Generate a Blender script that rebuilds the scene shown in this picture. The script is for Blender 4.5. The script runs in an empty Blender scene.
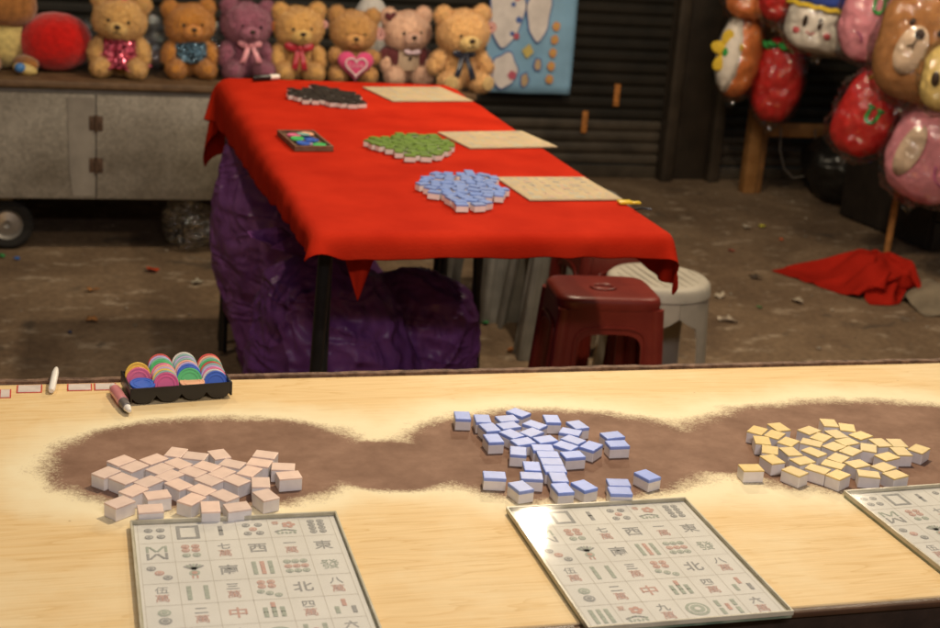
SKY, P1, P2, P3, P4, P5 = .036, 64, 70, 24, 48, 34
import bpy, bmesh, math, random
import numpy as np
from mathutils import Vector, Matrix, Euler, noise
random.seed(11)
rng = np.random.default_rng(5)
PI = math.pi
S = bpy.context.scene
COL = S.collection

# ------------------------------------------------------------------ camera
FPX, PITCH, ROLL, YAW = 1451.1, .3081, .0787, .291
CZ = 1.3944
def _axes():
    c, s = math.cos, math.sin
    F = Vector((0, c(PITCH), -s(PITCH))); R = Vector((1, 0, 0)); U = R.cross(F)
    R2 = c(ROLL)*R + s(ROLL)*U; U2 = -s(ROLL)*R + c(ROLL)*U
    M = Matrix.Rotation(-YAW, 3, 'Z')
    return M@R2, M@U2, M@F
CR, CU, CF = _axes()
CO = Vector((0, 0, CZ))
def ray(x, y): return CF + CR*((x-470)/FPX) - CU*((y-314)/FPX)
def on_z(x, y, z):                       # a picture point put on a level surface
    d = ray(x, y); return CO + d*((z-CZ)/d.z)
def on_y(x, y, Y):                       # a picture point put on an upright plane
    d = ray(x, y); return CO + d*(Y/d.y)
cd = bpy.data.cameras.new('camera'); cam = bpy.data.objects.new('camera', cd); COL.objects.link(cam)
cam.matrix_world = Matrix.Translation(CO) @ Matrix((CR, CU, -CF)).transposed().to_4x4()
cd.sensor_width = 36; cd.lens = 36*FPX/940; cd.clip_start = .05; cd.clip_end = 200
cd.dof.use_dof = True; cd.dof.focus_distance = 1.60; cd.dof.aperture_fstop = 9.5
S.camera = cam

# ------------------------------------------------------------------ materials
def nt(m): return m.node_tree.nodes, m.node_tree.links
def new_mat(name):
    m = bpy.data.materials.new(name); m.use_nodes = True
    return m, m.node_tree.nodes['Principled BSDF']
def mat(name, col, rough=.6, var=.12, vscale=20, bump=0, bscale=60, metal=0, spec=.4, sheen=0, col2=None, coat=0, trans=0, detail=4, objvar=0):
    m, b = new_mat(name); N, L = nt(m)
    b.inputs['Roughness'].default_value = rough; b.inputs['Metallic'].default_value = metal
    b.inputs['Specular IOR Level'].default_value = spec
    b.inputs['Sheen Weight'].default_value = sheen
    b.inputs['Coat Weight'].default_value = coat
    b.inputs['Transmission Weight'].default_value = trans
    tc = N.new('ShaderNodeTexCoord')
    n = N.new('ShaderNodeTexNoise'); n.inputs['Scale'].default_value = vscale; n.inputs['Detail'].default_value = detail
    L.new(tc.outputs['Object'], n.inputs['Vector'])
    r = N.new('ShaderNodeValToRGB')
    c2 = col2 or tuple(min(1, c*(1+var)) for c in col)
    c1 = col if col2 else tuple(c*(1-var) for c in col)
    r.color_ramp.elements[0].position = .32; r.color_ramp.elements[1].position = .68
    r.color_ramp.elements[0].color = (*c1, 1); r.color_ramp.elements[1].color = (*c2, 1)
    L.new(n.outputs['Fac'], r.inputs['Fac']); colour = r.outputs['Color']
    if objvar:
        oi = N.new('ShaderNodeObjectInfo'); hs = N.new('ShaderNodeHueSaturation'); L.new(colour, hs.inputs['Color'])
        L.new(math_node(N, L, 'MULTIPLY_ADD', oi.outputs['Random'], -objvar, 1.0+objvar*.3), hs.inputs['Value']); L.new(math_node(N, L, 'MULTIPLY_ADD', oi.outputs['Random'], -objvar, 1.0+objvar*.5), hs.inputs['Saturation']); colour = hs.outputs['Color']
    L.new(colour, b.inputs['Base Color'])
    if bump:
        n2 = N.new('ShaderNodeTexNoise'); n2.inputs['Scale'].default_value = bscale; n2.inputs['Detail'].default_value = 5
        L.new(tc.outputs['Object'], n2.inputs['Vector'])
        bp = N.new('ShaderNodeBump'); bp.inputs['Strength'].default_value = bump; bp.inputs['Distance'].default_value = .004
        L.new(n2.outputs['Fac'], bp.inputs['Height']); L.new(bp.outputs['Normal'], b.inputs['Normal'])
    return m
def plush(name, col, var=.22):
    return mat(name, col, .95, var, 55, .9, 170, spec=.1, sheen=.35, detail=6)
def ramp(N, pts, interp='LINEAR'):
    r = N.new('ShaderNodeValToRGB'); cr = r.color_ramp; cr.interpolation = interp
    while len(cr.elements) < len(pts): cr.elements.new(.5)
    for e, (p, c) in zip(cr.elements, pts):
        e.position = p; e.color = (*c, 1) if len(c) == 3 else c
    return r
def math_node(N, L, op, a, b=None, c=None):
    n = N.new('ShaderNodeMath'); n.operation = op
    for i, v in enumerate((a, b, c)):
        if v is None: continue
        if isinstance(v, (int, float)): n.inputs[i].default_value = v
        else: L.new(v, n.inputs[i])
    return n.outputs[0]
def mix(N, L, fac, a, b, mode='MIX'):
    n = N.new('ShaderNodeMix'); n.data_type = 'RGBA'; n.blend_type = mode
    for k, v in ((0, fac), (6, a), (7, b)):
        if isinstance(v, (int, float)): n.inputs[k].default_value = v
        elif isinstance(v, tuple): n.inputs[k].default_value = (*v, 1)
        else: L.new(v, n.inputs[k])
    return n.outputs[2]

def wood_top_material(patches):
    m, b = new_mat('worn_pine_laminate'); N, L = nt(m)
    tc = N.new('ShaderNodeTexCoord'); P = tc.outputs['Object']
    # long grain along x
    mp = N.new('ShaderNodeMapping'); mp.inputs['Scale'].default_value = (1.1, 13, 1); L.new(P, mp.inputs['Vector'])
    n1 = N.new('ShaderNodeTexNoise'); n1.inputs['Scale'].default_value = 2.2; n1.inputs['Detail'].default_value = 3; n1.inputs['Distortion'].default_value = .5
    L.new(mp.outputs[0], n1.inputs['Vector'])
    rings = math_node(N, L, 'FRACT', math_node(N, L, 'MULTIPLY', n1.outputs['Fac'], 9.0))
    rr = ramp(N, [(0, (.735, .535, .27)), (.55, (.75, .55, .285)), (.86, (.715, .51, .25)), (.97, (.66, .45, .20)), (1, (.735, .535, .27))]); L.new(rings, rr.inputs[0])
    mp2 = N.new('ShaderNodeMapping'); mp2.inputs['Scale'].default_value = (3, 90, 1); L.new(P, mp2.inputs['Vector'])
    n2 = N.new('ShaderNodeTexNoise'); n2.inputs['Scale'].default_value = 5; n2.inputs['Detail'].default_value = 4; L.new(mp2.outputs[0], n2.inputs['Vector'])
    fr = ramp(N, [(.35, (.88, .86, .82)), (.65, (1, 1, 1))]); L.new(n2.outputs['Fac'], fr.inputs[0])
    wood = mix(N, L, .7, rr.outputs[0], fr.outputs[0], 'MULTIPLY')
    # bleached rubbed film in big soft patches
    n3 = N.new('ShaderNodeTexNoise'); n3.inputs['Scale'].default_value = 5.5; n3.inputs['Detail'].default_value = 6; n3.inputs['Roughness'].default_value = .62; L.new(P, n3.inputs['Vector'])
    # patch distance
    sp = N.new('ShaderNodeSeparateXYZ'); L.new(P, sp.inputs[0])
    dmin = None
    for cx, cy, rx, ry, tilt in patches:
        dx = math_node(N, L, 'SUBTRACT', sp.outputs[0], cx); dy = math_node(N, L, 'SUBTRACT', sp.outputs[1], cy)
        c, s = math.cos(tilt), math.sin(tilt)
        u = math_node(N, L, 'ADD', math_node(N, L, 'MULTIPLY', dx, c/rx), math_node(N, L, 'MULTIPLY', dy, s/rx))
        v = math_node(N, L, 'ADD', math_node(N, L, 'MULTIPLY', dx, -s/ry), math_node(N, L, 'MULTIPLY', dy, c/ry))
        d = math_node(N, L, 'SQRT', math_node(N, L, 'ADD', math_node(N, L, 'MULTIPLY', u, u), math_node(N, L, 'MULTIPLY', v, v)))
        if dmin is None: dmin = d
        else: dmin = math_node(N, L, 'SMOOTH_MIN', dmin, d, .12)
    e1 = N.new('ShaderNodeTexNoise'); e1.inputs['Scale'].default_value = 14; e1.inputs['Detail'].default_value = 3; L.new(P, e1.inputs['Vector'])
    e2 = N.new('ShaderNodeTexNoise'); e2.inputs['Scale'].default_value = 330; e2.inputs['Detail'].default_value = 6; e2.inputs['Roughness'].default_value = .85; L.new(P, e2.inputs['Vector'])
    mp4 = N.new('ShaderNodeMapping'); mp4.inputs['Scale'].default_value = (60, 160, 1); mp4.inputs['Rotation'].default_value = (0, 0, .5); L.new(P, mp4.inputs['Vector'])
    e3 = N.new('ShaderNodeTexNoise'); e3.inputs['Scale'].default_value = 2.0; e3.inputs['Detail'].default_value = 5; L.new(mp4.outputs[0], e3.inputs['Vector'])
    dd = math_node(N, L, 'ADD', dmin, math_node(N, L, 'MULTIPLY', math_node(N, L, 'SUBTRACT', e1.outputs['Fac'], .5), .26))
    fine = math_node(N, L, 'ADD', math_node(N, L, 'SUBTRACT', e2.outputs['Fac'], .5), math_node(N, L, 'MULTIPLY', math_node(N, L, 'SUBTRACT', e3.outputs['Fac'], .5), .12))
    e5 = N.new('ShaderNodeTexNoise'); e5.inputs['Scale'].default_value = 46; e5.inputs['Detail'].default_value = 4; L.new(P, e5.inputs['Vector'])
    dd = math_node(N, L, 'ADD', dd, math_node(N, L, 'MULTIPLY', math_node(N, L, 'SUBTRACT', e5.outputs['Fac'], .5), .16))
    dd2 = math_node(N, L, 'ADD', dd, math_node(N, L, 'MULTIPLY', fine, .50))
    worn = ramp(N, [(.94, (1, 1, 1)), (1.0, (0, 0, 0))])
    worn.color_ramp.elements[0].position = .455; worn.color_ramp.elements[1].position = .53
    L.new(math_node(N, L, 'MULTIPLY', dd2, .5), worn.inputs[0])
    halo = ramp(N, [(.0, (1, 1, 1)), (.1, (0, 0, 0))])
    halo.color_ramp.elements[0].position = .56; halo.color_ramp.elements[1].position = .74
    L.new(math_node(N, L, 'MULTIPLY', math_node(N, L, 'ADD', dd, math_node(N, L, 'MULTIPLY', math_node(N, L, 'SUBTRACT', n3.outputs['Fac'], .5), .55)), .5), halo.inputs[0])
    smear = ramp(N, [(.50, (0, 0, 0)), (.66, (1, 1, 1))]); L.new(n3.outputs['Fac'], smear.inputs[0])
    hf = math_node(N, L, 'MAXIMUM', math_node(N, L, 'MULTIPLY', halo.outputs[0], .95), math_node(N, L, 'MULTIPLY', smear.outputs[0], .35))
    c1 = mix(N, L, hf, wood, (.80, .70, .46))
    bn = N.new('ShaderNodeTexNoise'); bn.inputs['Scale'].default_value = 22; bn.inputs['Detail'].default_value = 7; bn.inputs['Roughness'].default_value = .65; L.new(P, bn.inputs['Vector'])
    br = ramp(N, [(.28, (.165, .090, .058)), (.5, (.220, .126, .084)), (.74, (.295, .178, .122))]); L.new(bn.outputs['Fac'], br.inputs[0])
    c2 = mix(N, L, worn.outputs[0], c1, br.outputs[0])
    # small dark nicks
    vo = N.new('ShaderNodeTexVoronoi'); vo.inputs['Scale'].default_value = 16; L.new(P, vo.inputs['Vector'])
    nick = ramp(N, [(.012, (1, 1, 1)), (.03, (0, 0, 0))]); L.new(vo.outputs['Distance'], nick.inputs[0])
    c3 = mix(N, L, math_node(N, L, 'MULTIPLY', nick.outputs[0], .55), c2, (.22, .12, .06))
    L.new(c3, b.inputs['Base Color'])
    ro = math_node(N, L, 'ADD', math_node(N, L, 'MULTIPLY', worn.outputs[0], .15), .56); L.new(ro, b.inputs['Roughness'])
    b.inputs['Specular IOR Level'].default_value = .16
    bp = N.new('ShaderNodeBump'); bp.inputs['Strength'].default_value = .25; bp.inputs['Distance'].default_value = .001
    L.new(math_node(N, L, 'ADD', math_node(N, L, 'MULTIPLY', worn.outputs[0], -.6), math_node(N, L, 'MULTIPLY', e2.outputs['Fac'], .5)), bp.inputs['Height']); L.new(bp.outputs['Normal'], b.inputs['Normal'])
    return m

def concrete_material():
    m, b = new_mat('dirty_concrete'); N, L = nt(m)
    tc = N.new('ShaderNodeTexCoord'); P = tc.outputs['Object']
    def nz(s, d=5, r=.6, dist=0):
        n = N.new('ShaderNodeTexNoise'); n.inputs['Scale'].default_value = s; n.inputs['Detail'].default_value = d; n.inputs['Roughness'].default_value = r; n.inputs['Distortion'].default_value = dist
        L.new(P, n.inputs['Vector']); return n.outputs['Fac']
    a = ramp(N, [(.3, (.115, .070, .038)), (.5, (.200, .130, .074)), (.7, (.30, .207, .125))]); L.new(nz(2.1, 7, .66, .5), a.inputs[0])
    g = ramp(N, [(.35, (.55, .53, .5)), (.65, (1.15, 1.15, 1.15))]); L.new(nz(48, 6, .75), g.inputs[0])
    c = mix(N, L, .85, a.outputs[0], g.outputs[0], 'MULTIPLY')
    mp = N.new('ShaderNodeMapping'); mp.inputs['Scale'].default_value = (2.6, 4.2, 1); mp.inputs['Rotation'].default_value = (0, 0, -.5); L.new(P, mp.inputs['Vector'])
    sc = N.new('ShaderNodeTexNoise'); sc.inputs['Scale'].default_value = 3; sc.inputs['Detail'].default_value = 7; sc.inputs['Roughness'].default_value = .7; L.new(mp.outputs[0], sc.inputs['Vector'])
    pale = ramp(N, [(.56, (0, 0, 0)), (.68, (1, 1, 1))]); L.new(sc.outputs['Fac'], pale.inputs[0])
    c = mix(N, L, math_node(N, L, 'MULTIPLY', pale.outputs[0], .75), c, (.50, .40, .29))
    st = ramp(N, [(.62, (0, 0, 0)), (.70, (1, 1, 1))]); L.new(nz(5.5, 4, .5, 1), st.inputs[0])
    c = mix(N, L, math_node(N, L, 'MULTIPLY', st.outputs[0], .6), c, (.05, .038, .028))
    L.new(c, b.inputs['Base Color']); b.inputs['Roughness'].default_value = .85
    bp = N.new('ShaderNodeBump'); bp.inputs['Strength'].default_value = .6; bp.inputs['Distance'].default_value = .006
    L.new(nz(60, 6, .7), bp.inputs['Height']); L.new(bp.outputs['Normal'], b.inputs['Normal'])
    return m

def clear_wrap_material(name='clear_plastic', tint=(1, 1, 1), strength=.10, scale=22, rough=.09):
    m = bpy.data.materials.new(name); m.use_nodes = True; N, L = nt(m)
    for n in list(N): N.remove(n)
    out = N.new('ShaderNodeOutputMaterial'); t = N.new('ShaderNodeBsdfTransparent'); g = N.new('ShaderNodeBsdfGlossy'); mx = N.new('ShaderNodeMixShader')
    t.inputs[0].default_value = (*tint, 1); g.inputs['Roughness'].default_value = rough
    lw = N.new('ShaderNodeLayerWeight'); lw.inputs['Blend'].default_value = .35
    L.new(math_node(N, L, 'ADD', math_node(N, L, 'MULTIPLY', lw.outputs['Fresnel'], .40), strength), mx.inputs[0])
    L.new(t.outputs[0], mx.inputs[1]); L.new(g.outputs[0], mx.inputs[2]); L.new(mx.outputs[0], out.inputs[0])
    tc = N.new('ShaderNodeTexCoord'); n = N.new('ShaderNodeTexNoise'); n.inputs['Scale'].default_value = scale; n.inputs['Detail'].default_value = 3; n.inputs['Distortion'].default_value = 1.2
    L.new(tc.outputs['Object'], n.inputs['Vector'])
    bp = N.new('ShaderNodeBump'); bp.inputs['Strength'].default_value = .7; bp.inputs['Distance'].default_value = .02
    L.new(n.outputs['Fac'], bp.inputs['Height']); L.new(bp.outputs['Normal'], g.inputs['Normal']); L.new(bp.outputs['Normal'], lw.inputs['Normal'])
    return m
def glass_sheet_material():
    m = bpy.data.materials.new('thin_glass'); m.use_nodes = True; N, L = nt(m)
    for n in list(N): N.remove(n)
    out = N.new('ShaderNodeOutputMaterial'); t = N.new('ShaderNodeBsdfTransparent'); g = N.new('ShaderNodeBsdfGlossy'); mx = N.new('ShaderNodeMixShader')
    t.inputs[0].default_value = (.985, .99, .985, 1); g.inputs['Roughness'].default_value = .05
    fr = N.new('ShaderNodeFresnel'); fr.inputs['IOR'].default_value = 1.5
    ge = N.new('ShaderNodeNewGeometry'); front = math_node(N, L, 'SUBTRACT', 1.0, ge.outputs['Backfacing'])
    L.new(math_node(N, L, 'MULTIPLY', math_node(N, L, 'MULTIPLY', fr.outputs[0], 1.05), front), mx.inputs[0]); L.new(t.outputs[0], mx.inputs[1]); L.new(g.outputs[0], mx.inputs[2]); L.new(mx.outputs[0], out.inputs[0])
    tc = N.new('ShaderNodeTexCoord'); n = N.new('ShaderNodeTexNoise'); n.inputs['Scale'].default_value = 30; n.inputs['Detail'].default_value = 3
    L.new(tc.outputs['Object'], n.inputs['Vector'])
    rr = ramp(N, [(.35, (.025, .025, .025)), (.7, (.06, .06, .06))]); L.new(n.outputs['Fac'], rr.inputs[0]); L.new(rr.outputs[0], g.inputs['Roughness'])
    return m

# ------------------------------------------------------------------ mesh helpers
def link(name, me, parent=None):
    o = bpy.data.objects.new(name, me); COL.objects.link(o)
    if parent is not None: o.parent = parent
    return o
def finish(name, bm, m, parent=None, smooth=True, angle=.7):
    me = bpy.data.meshes.new(name)
    bmesh.ops.recalc_face_normals(bm, faces=bm.faces)
    bm.to_mesh(me); bm.free()
    for x in (m if isinstance(m, (list, tuple)) else [m]): me.materials.append(x)
    if smooth:
        me.polygons.foreach_set('use_smooth', [True]*len(me.polygons))
        try: me.set_sharp_from_angle(angle=angle)
        except Exception: pass
    return link(name, me, parent)
def thing(name, label, cat, loc=(0, 0, 0), rotz=0, group=None):
    o = bpy.data.objects.new(name, None); COL.objects.link(o)
    o.empty_display_size = .05; o.location = loc; o.rotation_euler = (0, 0, rotz)
    return tag(o, label, cat, group)
def tag(o, label, cat, group=None):
    o['label'] = label; o['category'] = cat
    if group: o['group'] = group
    return o
def struct(o): o['kind'] = 'structure'; return o
def box(bm, lo, hi, bev=0, mi=0, seg=2, M=None):
    r = bmesh.ops.create_cube(bm, size=1); v = r['verts']
    c = [(a+b)/2 for a, b in zip(lo, hi)]; s = [b-a for a, b in zip(lo, hi)]
    for q in v: q.co = Vector([q.co[i]*s[i]+c[i] for i in range(3)])
    fs = list({f for q in v for f in q.link_faces})
    if bev:
        es = list({e for q in v for e in q.link_edges})
        rb = bmesh.ops.bevel(bm, geom=es, offset=bev, segments=seg, profile=.5, affect='EDGES')
        fs = list(set(rb['faces']) | {f for f in fs if f.is_valid})
        v = list({q for f in fs for q in f.verts})
    for f in fs:
        if f.is_valid: f.material_index = mi
    if M is not None:
        for q in v: q.co = M @ q.co
    return v
def tube(bm, pts, r, n=10, mi=0, cap=True):
    pts = [Vector(p) for p in pts]; rs = r if isinstance(r, (list, tuple)) else [r]*len(pts)
    rings = []; up = None
    for i, p in enumerate(pts):
        t = (pts[min(i+1, len(pts)-1)]-pts[max(i-1, 0)]).normalized()
        if up is None: up = Vector((0, 0, 1)) if abs(t.z) < .9 else Vector((0, 1, 0))
        a = t.cross(up).normalized(); up = a.cross(t).normalized()
        rings.append([bm.verts.new(p+(a*math.cos(k*2*PI/n)+up*math.sin(k*2*PI/n))*rs[i]) for k in range(n)])
    for A, B in zip(rings, rings[1:]):
        for k in range(n):
            f = bm.faces.new((A[k], A[(k+1) % n], B[(k+1) % n], B[k])); f.material_index = mi
    if cap:
        for A in (rings[0][::-1], rings[-1]):
            f = bm.faces.new(A); f.material_index = mi
def lathe(bm, prof, n=28, mi=0, M=None, cap=True, a0=0, a1=2*PI):
    full = abs(a1-a0-2*PI) < 1e-6; rings = []
    cnt = n if full else n+1
    for r, z in prof:
        ring = []
        for k in range(cnt):
            a = a0+(a1-a0)*k/n
            p = Vector((r*math.cos(a), r*math.sin(a), z))
            ring.append(bm.verts.new(M@p if M is not None else p))
        rings.append(ring)
    for A, B in zip(rings, rings[1:]):
        for k in range(n):
            f = bm.faces.new((A[k], A[(k+1) % cnt], B[(k+1) % cnt], B[k])); f.material_index = mi
    if cap and full:
        for A in (rings[0][::-1], rings[-1]):
            f = bm.faces.new(A); f.material_index = mi
def nzv(p, s): return noise.noise_vector(p*s)
def blob(bm, c, r, rot=None, sub=4, amp=.0, fs=60, amp2=0, fs2=20, power=2.0, mi=0, seed=0):
    """a soft round form: ellipsoid or rounded box with a rough surface"""
    res = bmesh.ops.create_icosphere(bm, subdivisions=sub, radius=1)
    E = (rot if rot is not None else Euler((0, 0, 0))).to_matrix(); off = Vector((seed*7.3, seed*3.1, seed*1.7)); c = Vector(c)
    for v in res['verts']:
        d = v.co.copy()
        if power != 2.0:
            k = (abs(d.x)**power+abs(d.y)**power+abs(d.z)**power)**(-1/power); d *= k
        p = Vector((d.x*r[0], d.y*r[1], d.z*r[2]))
        nrm = Vector((d.x/r[0], d.y/r[1], d.z/r[2])).normalized()
        h = 0
        if amp: h += amp*(noise.noise((p+off)*fs)+.5*noise.noise((p+off)*fs*2.3))
        if amp2: h += amp2*noise.noise((p-off)*fs2)
        v.co = c + E @ (p+nrm*h)
    for f in {f for v in res['verts'] for f in v.link_faces}: f.material_index = mi
def one_blob(name, m, parent, *a, **k):
    bm = bmesh.new(); blob(bm, *a, **k); return finish(name, bm, m, parent, angle=3)
def children(o): return [c for c in bpy.data.objects if c.parent is o]
def copy_tree(src, kids, loc, rotz, label=None):
    r = src.copy(); COL.objects.link(r); r.location = loc; r.rotation_euler = (0, 0, rotz)
    if label: r['label'] = label
    for k in kids:
        c = k.copy(); COL.objects.link(c); c.parent = r
    return r
def text_faces(body, size):
    cu = bpy.data.curves.new('glyphs', 'FONT'); cu.body = body; cu.size = size; cu.align_x = 'CENTER'; cu.align_y = 'CENTER'; cu.resolution_u = 2; cu.offset = 0 if body in '發伍萬東春夏' or len(body) > 1 else size*.012
    o = bpy.data.objects.new('glyphs', cu); COL.objects.link(o)
    dg = bpy.context.evaluated_depsgraph_get(); dg.update()
    me = bpy.data.meshes.new_from_object(o.evaluated_get(dg))
    V = [v.co.copy() for v in me.vertices]; Fc = [list(p.vertices) for p in me.polygons]
    bpy.data.objects.remove(o); bpy.data.curves.remove(cu); bpy.data.meshes.remove(me)
    if V:
        lo = [min(v[i] for v in V) for i in (0, 1)]; hi = [max(v[i] for v in V) for i in (0, 1)]
        cx, cy = (lo[0]+hi[0])/2, (lo[1]+hi[1])/2
        V = [Vector((v.x-cx, v.y-cy, 0)) for v in V]
    return V, Fc

# ------------------------------------------------------------------ ground and the closed shop front behind
M_conc = concrete_material()
bm = bmesh.new()
q = [bm.verts.new(p) for p in ((-40, -20, 0), (40, -20, 0), (40, 40, 0), (-40, 40, 0))]; bm.faces.new(q)
struct(finish('ground', bm, M_conc, smooth=False))

M_shut = mat('dark_shutter_paint', (.013, .012, .010), .5, .3, 6, .25, 90, spec=.25, col2=(.024, .020, .015))
M_shutlow = mat('scuffed_shutter_paint', (.035, .028, .021), .5, .3, 8, .3, 60, col2=(.08, .063, .045))
M_post = mat('rusty_dark_steel', (.018, .014, .010), .55, .3, 9, .3, 70, col2=(.034, .024, .016))
M_rust = mat('orange_rust', (.42, .16, .035), .7, .3, 60, .3, 120)
def shutter(name, label, x0, x1, zlow, zt=2.9, Y=6.2):
    t = thing(name, label, 'shutter', ((x0+x1)/2, Y, 0)); hx = (x1-x0)/2
    def prof(z0, z1):
        out = []; p = .053; z = z0; k = 0
        while z < z1-1e-4:
            for f, d in ((0, .0), (.10, -.010), (.30, -.016), (.62, -.016), (.86, -.009), (.94, 0)):
                zz = z+f*p
                if zz < z1: out.append((d, zz))
            z += p
        out.append((0, z1)); return out
    for nm, a, b, m in (('slat_curtain', zlow, zt, M_shut), ('bottom_slats', .06, zlow-.002, M_shutlow)):
        if b <= a: continue
        bm = bmesh.new(); pr = prof(a, b); n = 12
        rows = [[bm.verts.new((-hx+2*hx*i/n, d, z)) for i in range(n+1)] for d, z in pr]
        for A, B in zip(rows, rows[1:]):
            for i in range(n): bm.faces.new((A[i], A[i+1], B[i+1], B[i]))
        finish(nm, bm, m, t, angle=.5)
    bm = bmesh.new(); box(bm, (-hx, -.02, .0), (hx, .02, .058), .004); finish('bottom_bar', bm, M_shutlow, t)
    return t
sh = shutter('roller_shutter', 'dark corrugated roller shutter with a scuffed pale bottom behind the red table', -6, 2.70, .27)
for (x, z0, z1) in ((2.465, .335, .437), (2.322, .208, .309)):
    bm = bmesh.new(); box(bm, (-.014, -.028, z0), (.014, -.0165, z1), .003)
    o = finish('shutter_latch', bm, M_rust, sh); o.location = (x-sh.location.x, 0, 0)
shutter('roller_shutter', 'dark roller shutter behind the hanging cushions, right of the steel post', 2.99, 9, .20)
t = thing('shutter_post', 'dark rusty steel guide post between the two roller shutters', 'post', (2.845, 6.18, 0))
bm = bmesh.new(); box(bm, (-.145, -.01, 0), (.145, .12, 2.9), .004); finish('post_web', bm, M_post, t)
for s in (-1, 1):
    bm = bmesh.new(); box(bm, (s*.118-.027, -.075, 0), (s*.118+.027, -.0125, 2.9), .006); finish('guide_rail', bm, mat('worn_steel_rail', (.036, .027, .019), .5, .3, 12, .2, 80), t)
t = thing('shop_front', 'dark wall above the closed roller shutters', 'wall', (1.5, 6.2, 2.9))
bm = bmesh.new(); box(bm, (-7.5, -.1, .002), (7.5, .5, 1.6), .01); finish('fascia', bm, M_post, t)

# ------------------------------------------------------------------ near wooden table
PATCH = [(.165, 1.452, .183, .122, .03), (.552, 1.437, .198, .130, -.03), (.955, 1.425, .27, .142, .0), (.346, 1.422, .085, .072, 0), (.73, 1.42, .095, .062, 0)]
tb = thing('wooden_table', 'long pale pine table with worn brown patches in front', 'table', (0, 0, 0))
M_wood = wood_top_material(PATCH)
M_edge = mat('mottled_brown_edge', (.07, .035, .02), .75, .3, 90, .7, 150, col2=(.22, .13, .085), detail=6)
M_dkwood = mat('dark_brown_wood', (.055, .026, .014), .4, .3, 14, .2, 80, col2=(.10, .05, .026))
bm = bmesh.new(); box(bm, (-1.25, 1.066, .722), (2.3, 1.694, .75), .0015, seg=1); finish('tabletop', bm, M_wood, tb)
bm = bmesh.new()
nn = 240
for i in range(nn):                                                   # chewed rear edging strip
    x0 = -1.25+3.55*i/nn; x1 = -1.25+3.55*(i+1)/nn
    if i == 0: prev = None
    hh = .7535+.0013*noise.noise(Vector((x1*30, 0, 0))); yy = 1.706+.002*noise.noise(Vector((x1*22, 5, 0)))
    ring = [bm.verts.new(p) for p in ((x0, 1.6945, .715), (x0, 1.6945, hh), (x0, yy, hh-.0008), (x0, yy+.0015, .715))]
    if prev:
        for k in range(4): bm.faces.new((prev[k], prev[(k+1) % 4], ring[(k+1) % 4], ring[k]))
    prev = ring
finish('rear_edging', bm, M_edge, tb, angle=.5)
bm = bmesh.new(); box(bm, (-1.25, 1.056, .7435), (2.3, 1.0655, .7495), .002); finish('front_lip', bm, M_dkwood, tb)
bm = bmesh.new(); box(bm, (-1.25, 1.060, .655), (2.3, 1.0655, .7425), .001, seg=1); finish('front_board', bm, mat('near_black_board', (.03, .018, .012), .6, .4, 30, .3, 90), tb)
for x in (-1.15, 2.2):
    for y in (1.13, 1.62):
        bm = bmesh.new(); box(bm, (x-.025, y-.025, 0), (x+.025, y+.025, .7215), .003); finish('leg', bm, M_dkwood, tb)

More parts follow.
